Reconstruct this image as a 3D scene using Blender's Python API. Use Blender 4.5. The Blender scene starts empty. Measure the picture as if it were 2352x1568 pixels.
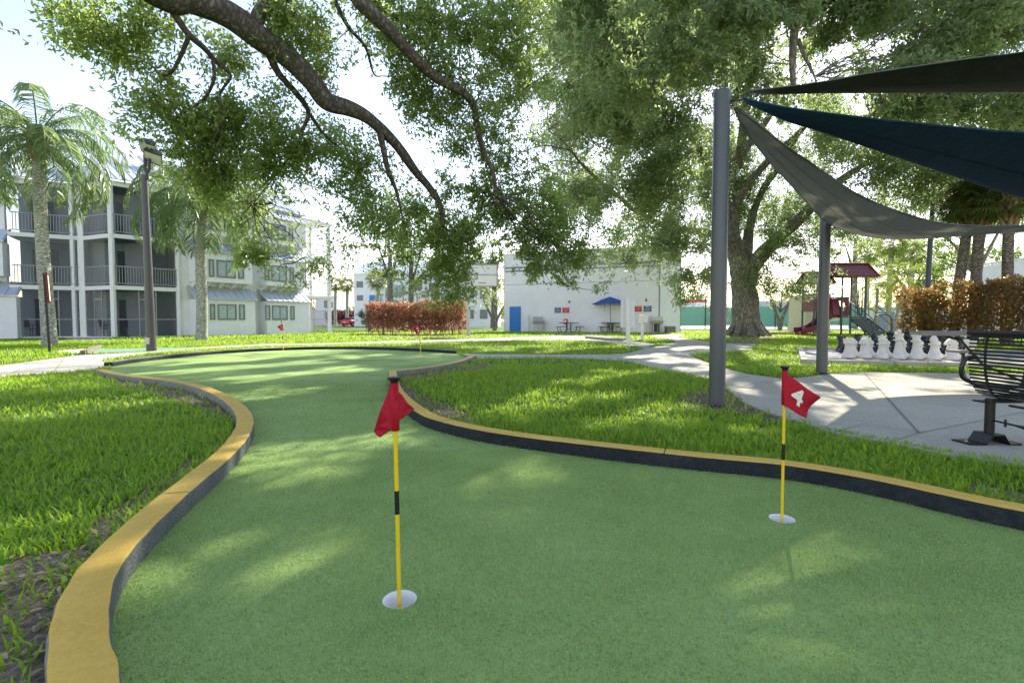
import bpy, math, random
import numpy as np
from mathutils import Vector, Matrix, noise
from mathutils.geometry import tessellate_polygon
R = math.radians
random.seed(7)
RNG = np.random.default_rng(7)

# ------------------------------------------------------------------ camera, sky, sun, exposure
S = bpy.context.scene
COL = S.collection
H, FPX, TILT = 0.94, 1150.0, math.atan(48 / 1150.0)   # eye height (m), focal length in photo pixels (2352 wide), tilt down
cam = bpy.data.cameras.new('camera'); camo = bpy.data.objects.new('camera', cam); COL.objects.link(camo)
cam.sensor_width = 36; cam.lens = FPX / 2352 * 36; cam.clip_start = 0.05; cam.clip_end = 2000
camo.location = (0, 0, H); camo.rotation_euler = (math.pi / 2 - TILT, 0, 0)
S.camera = camo
SUN_EL, SUN_AZ = R(38), R(25)          # azimuth clockwise from the view direction (+Y): the sun stands behind the scene, to the right
w = bpy.data.worlds.new('World'); S.world = w; w.use_nodes = True
nt = w.node_tree; bg = nt.nodes['Background']
sky = nt.nodes.new('ShaderNodeTexSky'); sky.sky_type = 'NISHITA'; sky.sun_disc = False
sky.sun_elevation = SUN_EL; sky.sun_rotation = SUN_AZ; sky.air_density = 1.2; sky.dust_density = 0.3; sky.ozone_density = 1.0
wb = nt.nodes.new('ShaderNodeMix'); wb.data_type = 'RGBA'; wb.blend_type = 'MULTIPLY'; wb.inputs['Factor'].default_value = 1.0
wb.inputs['B'].default_value = (1.0, 0.83, 0.79, 1)              # the photograph's white balance: a hazy sky, less blue
nt.links.new(sky.outputs[0], wb.inputs['A']); nt.links.new(wb.outputs['Result'], bg.inputs[0]); bg.inputs[1].default_value = 0.15
sl = bpy.data.lights.new('sun', 'SUN'); sl.energy = 4.2; sl.angle = R(0.55); sl.color = (1.0, 0.93, 0.80)
so = bpy.data.objects.new('sun', sl); COL.objects.link(so); so.location = (10, 25, 30)
sd = Vector((math.sin(SUN_AZ) * math.cos(SUN_EL), math.cos(SUN_AZ) * math.cos(SUN_EL), math.sin(SUN_EL)))
so.rotation_euler = sd.to_track_quat('Z', 'Y').to_euler()
S.view_settings.view_transform = 'Standard'; S.view_settings.look = 'None'
S.view_settings.gamma = 1.0; S.view_settings.use_curve_mapping = False
S.view_settings.exposure = 1.5
S.render.engine = 'CYCLES'
S.cycles.max_bounces = 8; S.cycles.diffuse_bounces = 4; S.cycles.transmission_bounces = 6; S.cycles.transparent_max_bounces = 12
S.cycles.use_denoising = True
S.cycles.sample_clamp_indirect = 6

# ------------------------------------------------------------------ where a photo pixel (2352 x 1568) lies in the world
ct, st = math.cos(TILT), math.sin(TILT)
def ray(px, py):
    x, u = (px - 1176) / FPX, -(py - 784) / FPX
    return Vector((x, ct + u * st, -st + u * ct))
def at(px, py, Y):
    d = ray(px, py); s = Y / d.y
    return Vector((d.x * s, Y, H + d.z * s))
def gnd(px, py, z=0.0):
    d = ray(px, py); s = (z - H) / d.z
    return Vector((d.x * s, d.y * s, z))
def gx(pts, z=0.0): return [gnd(a, b, z).xy for a, b in pts]
def onwall(px, py, P, Q):
    """(s, z) on the upright plane through P, Q"""
    d = ray(px, py); P = Vector(P[:2]); u = (Vector(Q[:2]) - P).normalized(); n = Vector((u.y, -u.x))
    k = P.dot(n) / Vector(d.xy).dot(n); p = d * k
    return (Vector(p.xy) - P).dot(u), H + p.z

# ------------------------------------------------------------------ materials
def mat(name, col, rough=0.6, spec=0.3, metal=0.0, var=0.0, vscale=6.0, bump=0.0, bscale=30.0, coat=0.0):
    m = bpy.data.materials.new(name); m.use_nodes = True
    t = m.node_tree; b = t.nodes['Principled BSDF']
    b.inputs['Base Color'].default_value = (*col, 1); b.inputs['Roughness'].default_value = rough
    b.inputs['Specular IOR Level'].default_value = spec; b.inputs['Metallic'].default_value = metal
    if coat: b.inputs['Coat Weight'].default_value = coat
    if var or bump:
        tc = t.nodes.new('ShaderNodeTexCoord')
    if var:
        n = t.nodes.new('ShaderNodeTexNoise'); n.inputs['Scale'].default_value = vscale; n.inputs['Detail'].default_value = 6; n.inputs['Roughness'].default_value = 0.65
        t.links.new(tc.outputs['Object'], n.inputs['Vector'])
        r = t.nodes.new('ShaderNodeValToRGB')
        r.color_ramp.elements[0].position = 0.3; r.color_ramp.elements[1].position = 0.7
        r.color_ramp.elements[0].color = (*[c * (1 - var) for c in col], 1); r.color_ramp.elements[1].color = (*[min(1, c * (1 + var)) for c in col], 1)
        t.links.new(n.outputs['Fac'], r.inputs['Fac']); t.links.new(r.outputs['Color'], b.inputs['Base Color'])
    if bump:
        n2 = t.nodes.new('ShaderNodeTexNoise'); n2.inputs['Scale'].default_value = bscale; n2.inputs['Detail'].default_value = 8
        t.links.new(tc.outputs['Object'], n2.inputs['Vector'])
        bp = t.nodes.new('ShaderNodeBump'); bp.inputs['Strength'].default_value = bump; bp.inputs['Distance'].default_value = 0.02
        t.links.new(n2.outputs['Fac'], bp.inputs['Height']); t.links.new(bp.outputs['Normal'], b.inputs['Normal'])
    return m

def leafmat(name, c0, c1, trans=0.45, tcol=None, rough=0.45, clump=1.2, spec=0.35):
    """leaves and blades: gloss + light coming through, colour differing leaf by leaf and clump by clump"""
    m = bpy.data.materials.new(name); m.use_nodes = True
    t = m.node_tree; b = t.nodes['Principled BSDF']; out = t.nodes['Material Output']
    b.inputs['Roughness'].default_value = rough; b.inputs['Specular IOR Level'].default_value = spec
    g = t.nodes.new('ShaderNodeNewGeometry'); tc = t.nodes.new('ShaderNodeTexCoord')
    n = t.nodes.new('ShaderNodeTexNoise'); n.inputs['Scale'].default_value = clump; n.inputs['Detail'].default_value = 3
    t.links.new(tc.outputs['Object'], n.inputs['Vector'])
    a = t.nodes.new('ShaderNodeMath'); a.operation = 'ADD'
    t.links.new(g.outputs['Random Per Island'], a.inputs[0]); t.links.new(n.outputs['Fac'], a.inputs[1])
    s = t.nodes.new('ShaderNodeMath'); s.operation = 'MULTIPLY_ADD'; s.inputs[1].default_value = 0.8; s.inputs[2].default_value = -0.3
    t.links.new(a.outputs[0], s.inputs[0])
    r = t.nodes.new('ShaderNodeValToRGB'); r.color_ramp.elements[0].color = (*c0, 1); r.color_ramp.elements[1].color = (*c1, 1)
    t.links.new(s.outputs[0], r.inputs['Fac']); t.links.new(r.outputs['Color'], b.inputs['Base Color'])
    tr = t.nodes.new('ShaderNodeBsdfTranslucent')
    mx = t.nodes.new('ShaderNodeMix'); mx.data_type = 'RGBA'; mx.inputs['Factor'].default_value = 0.55
    tcol = tcol or tuple(min(1, x * 2.6) for x in c1)
    mx.inputs['B'].default_value = (*tcol, 1); t.links.new(r.outputs['Color'], mx.inputs['A'])
    t.links.new(mx.outputs['Result'], tr.inputs['Color'])
    ms = t.nodes.new('ShaderNodeMixShader'); ms.inputs[0].default_value = trans
    t.links.new(b.outputs[0], ms.inputs[1]); t.links.new(tr.outputs[0], ms.inputs[2]); t.links.new(ms.outputs[0], out.inputs['Surface'])
    return m

def barkmat(name, c0, c1, scale=9.0, stretch=0.25, bump=0.9, lo=0.12, hi=0.35):
    m = bpy.data.materials.new(name); m.use_nodes = True
    t = m.node_tree; b = t.nodes['Principled BSDF']; b.inputs['Roughness'].default_value = 0.95; b.inputs['Specular IOR Level'].default_value = 0.15
    tc = t.nodes.new('ShaderNodeTexCoord'); mp = t.nodes.new('ShaderNodeMapping'); mp.inputs['Scale'].default_value = (1, 1, stretch)
    t.links.new(tc.outputs['Object'], mp.inputs['Vector'])
    v = t.nodes.new('ShaderNodeTexVoronoi'); v.feature = 'DISTANCE_TO_EDGE'; v.inputs['Scale'].default_value = scale
    n = t.nodes.new('ShaderNodeTexNoise'); n.inputs['Scale'].default_value = scale * 0.6; n.inputs['Detail'].default_value = 8
    md = t.nodes.new('ShaderNodeMix'); md.data_type = 'VECTOR'; md.inputs['Factor'].default_value = 0.12
    t.links.new(mp.outputs[0], md.inputs['A']); t.links.new(n.outputs['Color'], md.inputs['B'])
    t.links.new(mp.outputs[0], n.inputs['Vector']); t.links.new(md.outputs['Result'], v.inputs['Vector'])
    r = t.nodes.new('ShaderNodeValToRGB'); r.color_ramp.elements[0].color = (*[c * 0.45 for c in c0], 1); r.color_ramp.elements[1].color = (*c1, 1)
    r.color_ramp.elements[1].position = hi
    e = r.color_ramp.elements.new(lo); e.color = (*c0, 1)
    ad = t.nodes.new('ShaderNodeMath'); ad.operation = 'MULTIPLY'
    t.links.new(v.outputs['Distance'], ad.inputs[0]); t.links.new(n.outputs['Fac'], ad.inputs[1])
    t.links.new(ad.outputs[0], r.inputs['Fac']); t.links.new(r.outputs['Color'], b.inputs['Base Color'])
    bp = t.nodes.new('ShaderNodeBump'); bp.inputs['Strength'].default_value = bump; bp.inputs['Distance'].default_value = 0.04
    t.links.new(r.outputs['Color'], bp.inputs['Height']); t.links.new(bp.outputs['Normal'], b.inputs['Normal'])
    return m

def clearmat(name, col, alpha, rough=0.5):
    m = bpy.data.materials.new(name); m.use_nodes = True
    t = m.node_tree; b = t.nodes['Principled BSDF']; out = t.nodes['Material Output']
    b.inputs['Base Color'].default_value = (*col, 1); b.inputs['Roughness'].default_value = rough; b.inputs['Specular IOR Level'].default_value = 0.2
    tr = t.nodes.new('ShaderNodeBsdfTransparent'); ms = t.nodes.new('ShaderNodeMixShader'); ms.inputs[0].default_value = alpha
    t.links.new(tr.outputs[0], ms.inputs[1]); t.links.new(b.outputs[0], ms.inputs[2]); t.links.new(ms.outputs[0], out.inputs['Surface'])
    return m

def clothmat(name, col, trans, tcol, streak=0.25):
    m = bpy.data.materials.new(name); m.use_nodes = True
    t = m.node_tree; b = t.nodes['Principled BSDF']; out = t.nodes['Material Output']
    b.inputs['Roughness'].default_value = 0.8; b.inputs['Specular IOR Level'].default_value = 0.15
    tc = t.nodes.new('ShaderNodeTexCoord'); mp = t.nodes.new('ShaderNodeMapping'); mp.inputs['Scale'].default_value = (1.0, 1.0, 14.0)
    n = t.nodes.new('ShaderNodeTexNoise'); n.inputs['Scale'].default_value = 5; n.inputs['Detail'].default_value = 7
    t.links.new(tc.outputs['Object'], mp.inputs['Vector']); t.links.new(mp.outputs[0], n.inputs['Vector'])
    r = t.nodes.new('ShaderNodeValToRGB'); r.color_ramp.elements[0].position = 0.3; r.color_ramp.elements[1].position = 0.75
    r.color_ramp.elements[0].color = (*[c * (1 - streak) for c in col], 1); r.color_ramp.elements[1].color = (*[c * (1 + streak) for c in col], 1)
    t.links.new(n.outputs['Fac'], r.inputs['Fac']); t.links.new(r.outputs['Color'], b.inputs['Base Color'])
    tr = t.nodes.new('ShaderNodeBsdfTranslucent'); tr.inputs['Color'].default_value = (*tcol, 1)
    wv = t.nodes.new('ShaderNodeTexNoise'); wv.inputs['Scale'].default_value = 350; wv.inputs['Detail'].default_value = 1
    t.links.new(tc.outputs['Object'], wv.inputs['Vector'])
    bp = t.nodes.new('ShaderNodeBump'); bp.inputs['Strength'].default_value = 0.15; bp.inputs['Distance'].default_value = 0.003
    t.links.new(wv.outputs['Fac'], bp.inputs['Height']); t.links.new(bp.outputs['Normal'], b.inputs['Normal'])
    ms = t.nodes.new('ShaderNodeMixShader'); ms.inputs[0].default_value = trans
    t.links.new(b.outputs[0], ms.inputs[1]); t.links.new(tr.outputs[0], ms.inputs[2]); t.links.new(ms.outputs[0], out.inputs['Surface'])
    return m

def rampmat(name, stops, scale=3.0, detail=10, rough=0.9, bump=0.5, bscale=60, fine=None, bdist=0.02):
    """a surface whose colour wanders along a ramp with two sizes of noise"""
    m = bpy.data.materials.new(name); m.use_nodes = True
    t = m.node_tree; b = t.nodes['Principled BSDF']; b.inputs['Roughness'].default_value = rough; b.inputs['Specular IOR Level'].default_value = 0.15
    tc = t.nodes.new('ShaderNodeTexCoord')
    n = t.nodes.new('ShaderNodeTexNoise'); n.inputs['Scale'].default_value = scale; n.inputs['Detail'].default_value = detail; n.inputs['Roughness'].default_value = 0.7
    t.links.new(tc.outputs['Object'], n.inputs['Vector'])
    r = t.nodes.new('ShaderNodeValToRGB')
    el = r.color_ramp.elements
    while len(el) < len(stops): el.new(0.5)
    for e, (p, c) in zip(el, stops): e.position = p; e.color = (*c, 1)
    src = n.outputs['Fac']
    f = t.nodes.new('ShaderNodeTexNoise'); f.inputs['Scale'].default_value = fine or scale * 25; f.inputs['Detail'].default_value = 5; f.inputs['Roughness'].default_value = 0.75
    t.links.new(tc.outputs['Object'], f.inputs['Vector'])
    mx = t.nodes.new('ShaderNodeMix'); mx.inputs['Factor'].default_value = 0.5
    t.links.new(n.outputs['Fac'], mx.inputs['A']); t.links.new(f.outputs['Fac'], mx.inputs['B'])
    t.links.new(mx.outputs['Result'], r.inputs['Fac']); t.links.new(r.outputs['Color'], b.inputs['Base Color'])
    if bump:
        n2 = t.nodes.new('ShaderNodeTexNoise'); n2.inputs['Scale'].default_value = bscale; n2.inputs['Detail'].default_value = 6
        t.links.new(tc.outputs['Object'], n2.inputs['Vector'])
        bp = t.nodes.new('ShaderNodeBump'); bp.inputs['Strength'].default_value = bump; bp.inputs['Distance'].default_value = bdist
        t.links.new(n2.outputs['Fac'], bp.inputs['Height']); t.links.new(bp.outputs['Normal'], b.inputs['Normal'])
    return m

M = {}
M['lawn'] = rampmat('lawn', [(0.30, (0.055, 0.075, 0.022)), (0.5, (0.085, 0.14, 0.028)), (0.7, (0.14, 0.20, 0.05))], scale=0.5, fine=14, bump=0.8, bscale=40)
M['soil'] = rampmat('soil', [(0.3, (0.07, 0.055, 0.038)), (0.5, (0.20, 0.155, 0.11)), (0.72, (0.40, 0.33, 0.24))], scale=3, fine=45, bump=1.0, bscale=50)
M['turf'] = rampmat('turf', [(0.36, (0.13, 0.21, 0.05)), (0.5, (0.27, 0.39, 0.115)), (0.64, (0.40, 0.50, 0.18))], scale=0.7, fine=240, bump=0.5, bscale=300, bdist=0.006)
M['concrete'] = rampmat('concrete', [(0.3, (0.30, 0.29, 0.235)), (0.5, (0.46, 0.435, 0.345)), (0.7, (0.57, 0.54, 0.44))], scale=0.8, fine=30, bump=0.25, bscale=120, rough=0.9)
M['kerb'] = rampmat('kerb_concrete', [(0.3, (0.13, 0.13, 0.12)), (0.5, (0.24, 0.235, 0.21)), (0.7, (0.34, 0.33, 0.30))], scale=4, fine=50, bump=0.6, bscale=60)
M['yellow'] = rampmat('yellow_paint', [(0.22, (0.22, 0.16, 0.07)), (0.34, (0.50, 0.33, 0.07)), (0.46, (0.60, 0.39, 0.07)), (0.7, (0.70, 0.49, 0.13))], scale=1.5, fine=40, bump=0.3, bscale=50, rough=0.65)
M['kerbdark'] = rampmat('dark_paint', [(0.3, (0.010, 0.014, 0.016)), (0.5, (0.019, 0.025, 0.028)), (0.72, (0.045, 0.052, 0.052))], scale=5, fine=30, bump=0.5, bscale=70, rough=0.6)
M['asphalt'] = mat('asphalt', (0.13, 0.13, 0.135), 0.9, var=0.3, vscale=2)
M['gravel'] = rampmat('gravel', [(0.35, (0.07, 0.07, 0.07)), (0.5, (0.28, 0.28, 0.29)), (0.62, (0.6, 0.6, 0.62))], scale=9, fine=55, bump=1.0, bscale=60)
M['mulch'] = rampmat('mulch', [(0.35, (0.06, 0.05, 0.04)), (0.5, (0.2, 0.18, 0.15)), (0.65, (0.42, 0.4, 0.37))], scale=5, fine=40, bump=1.0, bscale=40)
M['white_stucco'] = mat('white_stucco', (0.84, 0.84, 0.87), 0.85, var=0.05, vscale=1.2, bump=0.3, bscale=80)
M['grey_stucco'] = mat('grey_stucco', (0.84, 0.85, 0.88), 0.85, var=0.05, vscale=0.7, bump=0.3, bscale=60)
M['stripe'] = mat('grey_band_paint', (0.30, 0.34, 0.38), 0.8)
M['trim'] = mat('white_trim', (0.78, 0.79, 0.78), 0.6, var=0.04)
M['greytrim'] = mat('grey_trim', (0.33, 0.34, 0.35), 0.55, var=0.06)
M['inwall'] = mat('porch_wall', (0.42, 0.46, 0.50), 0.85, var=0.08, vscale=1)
M['metalroof'] = mat('metal_roof', (0.50, 0.56, 0.62), 0.45, 0.4, 0.25, var=0.07, vscale=1.5)
M['glass'] = mat('window_glass', (0.05, 0.065, 0.075), 0.06, 0.7)
M['curtain'] = mat('curtain', (0.42, 0.50, 0.50), 0.9, var=0.2, vscale=5)
M['winframe'] = mat('window_frame', (0.22, 0.23, 0.235), 0.5)
M['screen'] = clearmat('insect_screen', (0.055, 0.07, 0.085), 0.42)
M['darkglass'] = mat('dark_glass', (0.02, 0.026, 0.03), 0.05, 0.6)
M['bluedoor'] = mat('blue_door', (0.045, 0.22, 0.60), 0.5, var=0.05)
M['bark'] = barkmat('oak_bark', (0.24, 0.22, 0.195), (0.46, 0.43, 0.385), 11, 0.3)
M['limbbark'] = barkmat('limb_bark', (0.13, 0.115, 0.10), (0.28, 0.255, 0.225), 20, 0.5)
M['palmbark'] = barkmat('palm_bark', (0.36, 0.36, 0.30), (0.60, 0.59, 0.52), 7, 2.6, 0.5, 0.05, 0.2)
M['fanbark'] = barkmat('fan_palm_bark', (0.15, 0.135, 0.11), (0.34, 0.31, 0.265), 7, 2.6, 0.5, 0.05, 0.2)
M['boot'] = mat('palm_boots', (0.30, 0.22, 0.14), 0.9, var=0.35, vscale=6, bump=0.4, bscale=20)
M['oakleaf'] = leafmat('oak_leaves', (0.055, 0.105, 0.035), (0.28, 0.36, 0.11), 0.6, (0.66, 0.84, 0.20), 0.38, 0.9, 0.5)
M['oakleaf2'] = leafmat('broad_oak_leaves', (0.045, 0.09, 0.042), (0.27, 0.34, 0.15), 0.56, (0.60, 0.76, 0.26), 0.36, 0.5, 0.5)
M['treeleaf'] = leafmat('tree_leaves', (0.03, 0.075, 0.02), (0.10, 0.17, 0.04), 0.45, (0.35, 0.52, 0.08), 0.5, 0.5)
M['paleleaf'] = leafmat('pale_leaves', (0.07, 0.13, 0.025), (0.19, 0.26, 0.055), 0.48, (0.48, 0.58, 0.13), 0.5, 0.8)
M['palmleaf'] = leafmat('palm_fronds', (0.055, 0.11, 0.05), (0.20, 0.29, 0.13), 0.42, (0.50, 0.66, 0.22), 0.34, 0.8, 0.5)
M['fanleaf'] = leafmat('fan_fronds', (0.05, 0.085, 0.035), (0.15, 0.19, 0.07), 0.38, (0.45, 0.5, 0.16), 0.42, 0.8, 0.4)
M['limeleaf'] = leafmat('lime_fronds', (0.09, 0.16, 0.02), (0.24, 0.32, 0.035), 0.45, (0.50, 0.60, 0.07), 0.5, 0.8)
M['redleaf'] = leafmat('red_leaves', (0.07, 0.07, 0.03), (0.46, 0.20, 0.12), 0.45, (0.90, 0.46, 0.26), 0.38, 1.4, 0.5)
M['rustleaf'] = leafmat('rust_leaves', (0.06, 0.11, 0.03), (0.30, 0.155, 0.065), 0.46, (0.85, 0.50, 0.16), 0.38, 1.2, 0.5)
M['purpleleaf'] = leafmat('purple_leaves', (0.06, 0.02, 0.03), (0.16, 0.05, 0.065), 0.3, (0.4, 0.12, 0.12), 0.5, 1.0)
M['grass'] = leafmat('grass_blades', (0.075, 0.20, 0.012), (0.30, 0.49, 0.03), 0.5, (0.68, 0.86, 0.08), 0.42, 1.6, 0.4)
M['fibre'] = leafmat('turf_fibres', (0.215, 0.33, 0.08), (0.45, 0.57, 0.18), 0.25, (0.5, 0.62, 0.18), 0.55, 2.0, 0.3)
M['litter'] = leafmat('dead_leaves', (0.13, 0.085, 0.045), (0.56, 0.42, 0.26), 0.2, (0.5, 0.38, 0.25), 0.7, 3)
M['post'] = mat('grey_post_paint', (0.08, 0.09, 0.098), 0.35, 0.5, 0.1, var=0.06, vscale=2)
M['bronze'] = mat('dark_bronze', (0.045, 0.042, 0.042), 0.45, 0.4, 0.2, var=0.1)
M['bluepost'] = mat('blue_grey_post', (0.07, 0.095, 0.13), 0.45, 0.4, 0.1)
M['black'] = mat('black_powder_coat', (0.008, 0.009, 0.010), 0.32, 0.5, 0.0, var=0.1, vscale=12, bump=0.08, bscale=90)
M['dark'] = mat('dark_green_metal', (0.02, 0.035, 0.04), 0.45, 0.4)
M['chrome'] = mat('polished_steel', (0.55, 0.56, 0.58), 0.15, 0.5, 1.0)
M['steel'] = mat('dull_steel', (0.45, 0.45, 0.42), 0.45, 0.4, 0.4, var=0.2, vscale=10)
M['cream'] = mat('cream_enamel', (0.62, 0.62, 0.52), 0.5, var=0.1)
M['flagred'] = mat('red_flag_cloth', (0.42, 0.012, 0.03), 0.75, 0.2, var=0.1, vscale=40)
M['flagpole'] = mat('yellow_rod', (0.80, 0.55, 0.012), 0.35, 0.5)
M['white'] = mat('white_plastic', (0.80, 0.78, 0.71), 0.4, 0.4, var=0.05, vscale=8)
M['whitechess'] = mat('white_chess_plastic', (0.68, 0.655, 0.60), 0.42, 0.4, var=0.09, vscale=5)
M['blackchess'] = mat('black_chess_plastic', (0.012, 0.017, 0.022), 0.3, 0.5)
M['greysail'] = clothmat('grey_sail_cloth', (0.12, 0.122, 0.11), 0.5, (0.50, 0.49, 0.42))
M['olivesail'] = clothmat('olive_sail_cloth', (0.075, 0.075, 0.062), 0.2, (0.2, 0.195, 0.15))
M['bluesail'] = clothmat('blue_sail_cloth', (0.016, 0.045, 0.078), 0.3, (0.02, 0.10, 0.21))
M['hem'] = mat('sail_hem', (0.15, 0.165, 0.18), 0.7)
M['bluehem'] = mat('blue_sail_hem', (0.012, 0.05, 0.11), 0.6)
M['maroon'] = mat('maroon_plastic', (0.17, 0.022, 0.04), 0.42, 0.4, var=0.1, vscale=3)
M['maroonroof'] = mat('maroon_shingle_plastic', (0.16, 0.035, 0.055), 0.5, 0.35, var=0.1, vscale=3)
M['playgrey'] = mat('grey_play_metal', (0.085, 0.105, 0.12), 0.45, 0.4, 0.1)
M['tan'] = mat('tan_siding', (0.56, 0.52, 0.36), 0.8, var=0.06)
M['timber'] = mat('grey_timber', (0.20, 0.17, 0.13), 0.9, var=0.3, vscale=4, bump=0.4)
M['slab'] = mat('weathered_plank', (0.22, 0.205, 0.185), 0.7, var=0.15, vscale=3, bump=0.2, bscale=25)
M['signblue'] = mat('sign_blue', (0.045, 0.12, 0.27), 0.5)
M['signred'] = mat('sign_red', (0.55, 0.045, 0.05), 0.5)
M['umbrella'] = mat('blue_umbrella_cloth', (0.03, 0.10, 0.32), 0.8)
M['carred'] = mat('red_car_paint', (0.55, 0.012, 0.03), 0.25, 0.5, coat=0.6)
M['tyre'] = mat('tyre', (0.015, 0.015, 0.016), 0.8)
M['windscreen'] = clearmat('green_windscreen', (0.20, 0.46, 0.36), 0.95, 0.8)
M['chainlink'] = clearmat('chain_link', (0.25, 0.28, 0.28), 0.22, 0.5)
M['lens'] = mat('lamp_lens', (0.45, 0.47, 0.42), 0.2, 0.5)
M['taupe'] = mat('taupe_pole_paint', (0.075, 0.072, 0.072), 0.4, 0.45, 0.1, var=0.08)
M['backboard'] = clearmat('clear_backboard', (0.75, 0.77, 0.8), 0.75, 0.15)
M['palewall'] = mat('far_white_wall', (0.75, 0.75, 0.73), 0.9, var=0.03)

# ------------------------------------------------------------------ mesh building
class MB:
    def __init__(s): s.v = []; s.f = []; s.mi = []; s.sm = []; s.T = None; s.c = 0
    def add(s, vs, fs, smooth=False, mi=0):
        o = len(s.v)
        if s.T is not None: vs = [s.T @ Vector(v) for v in vs]
        s.v += [tuple(v) for v in vs]
        s.f += [tuple(i + o for i in f) for f in fs]; s.mi += [mi] * len(fs); s.sm += [smooth] * len(fs)
        return s
    def box(s, x0, x1, y0, y1, z0, z1, mi=0):
        vs = [(x, y, z) for z in (z0, z1) for x, y in ((x0, y0), (x1, y0), (x1, y1), (x0, y1))]
        return s.add(vs, [(3, 2, 1, 0), (4, 5, 6, 7), (0, 1, 5, 4), (1, 2, 6, 5), (2, 3, 7, 6), (3, 0, 4, 7)], False, mi)
    def prism(s, poly, z0, z1, mi=0, topmi=None):
        n = len(poly)
        a = sum(poly[i][0] * poly[(i + 1) % n][1] - poly[(i + 1) % n][0] * poly[i][1] for i in range(n))
        if a < 0: poly = poly[::-1]
        vs = [(p[0], p[1], z0) for p in poly] + [(p[0], p[1], z1) for p in poly]
        s.add(vs, [(i, (i + 1) % n, n + (i + 1) % n, n + i) for i in range(n)], False, mi)
        tr = tessellate_polygon([[Vector((p[0], p[1], 0)) for p in poly]])
        fs = []
        for t in tr:
            A, B, C = [poly[i] for i in t]
            if (B[0] - A[0]) * (C[1] - A[1]) - (B[1] - A[1]) * (C[0] - A[0]) < 0: t = t[::-1]
            fs.append(tuple(t))
        s.add([(p[0], p[1], z1) for p in poly], fs, False, mi if topmi is None else topmi)
        s.add([(p[0], p[1], z0) for p in poly], [f[::-1] for f in fs], False, mi)
        return s
    def extr(s, poly, axis, a, b, mi=0):
        """polygon in the two other axes pushed along axis from a to b"""
        k = {'x': lambda p, t: (t, p[0], p[1]), 'y': lambda p, t: (p[0], t, p[1]), 'z': lambda p, t: (p[0], p[1], t)}[axis]
        n = len(poly)
        vs = [k(p, a) for p in poly] + [k(p, b) for p in poly]
        tr = tessellate_polygon([[Vector((p[0], p[1], 0)) for p in poly]])
        return s.add(vs, [(i, (i + 1) % n, n + (i + 1) % n, n + i) for i in range(n)] + [tuple(t) for t in tr] + [tuple(n + i for i in t[::-1]) for t in tr], False, mi)
    def tube(s, pts, rad, n=10, caps=True, smooth=True, mi=0, closed=False):
        pts = [Vector(p) for p in pts]; m = len(pts)
        if not hasattr(rad, '__len__'): rad = [rad] * m
        tan = []
        for i in range(m):
            if closed: t = pts[(i + 1) % m] - pts[i - 1]
            else: t = pts[min(i + 1, m - 1)] - pts[max(i - 1, 0)]
            tan.append(t.normalized() if t.length > 1e-9 else Vector((0, 0, 1)))
        ref = Vector((0, 0, 1)) if abs(tan[0].z) < 0.9 else Vector((1, 0, 0))
        u = tan[0].cross(ref).normalized(); vs = []
        for i in range(m):
            u = (u - tan[i] * u.dot(tan[i])); u = u.normalized() if u.length > 1e-6 else tan[i].orthogonal().normalized()
            w_ = tan[i].cross(u)
            for k in range(n):
                a = 2 * math.pi * k / n
                vs.append(pts[i] + (u * math.cos(a) + w_ * math.sin(a)) * rad[i])
        fs = []
        for i in range(m if closed else m - 1):
            j = (i + 1) % m
            for k in range(n):
                q = (k + 1) % n
                fs.append((i * n + k, i * n + q, j * n + q, j * n + k))
        s.add(vs, fs, smooth, mi)
        if caps and not closed:
            s.add(vs[:n], [tuple(range(n))[::-1]], False, mi); s.add(vs[-n:], [tuple(range(n))], False, mi)
        return s
    def lathe(s, prof, cx=0, cy=0, n=20, smooth=True, mi=0):
        vs = []; fs = []
        for r, z in prof:
            for k in range(n):
                a = 2 * math.pi * k / n; vs.append((cx + r * math.cos(a), cy + r * math.sin(a), z))
        m = len(prof)
        for i in range(m - 1):
            for k in range(n):
                q = (k + 1) % n; fs.append((i * n + k, i * n + q, (i + 1) * n + q, (i + 1) * n + k))
        return s.add(vs, fs, smooth, mi)
    def quad(s, a, b, c, d, mi=0): return s.add([a, b, c, d], [(0, 1, 2, 3)], False, mi)

def spline(pts, k=8):
    """Catmull-Rom through points (any dimension)"""
    P = [np.array(p, float) for p in pts]; out = []
    for i in range(len(P) - 1):
        p0 = P[i - 1] if i else 2 * P[0] - P[1]; p1, p2 = P[i], P[i + 1]
        p3 = P[i + 2] if i + 2 < len(P) else 2 * P[-1] - P[-2]
        for j in range(k):
            t = j / k
            out.append(0.5 * (2 * p1 + (p2 - p0) * t + (2 * p0 - 5 * p1 + 4 * p2 - p3) * t * t + (3 * p1 - p0 - 3 * p2 + p3) * t ** 3))
    out.append(P[-1]); return out

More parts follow.
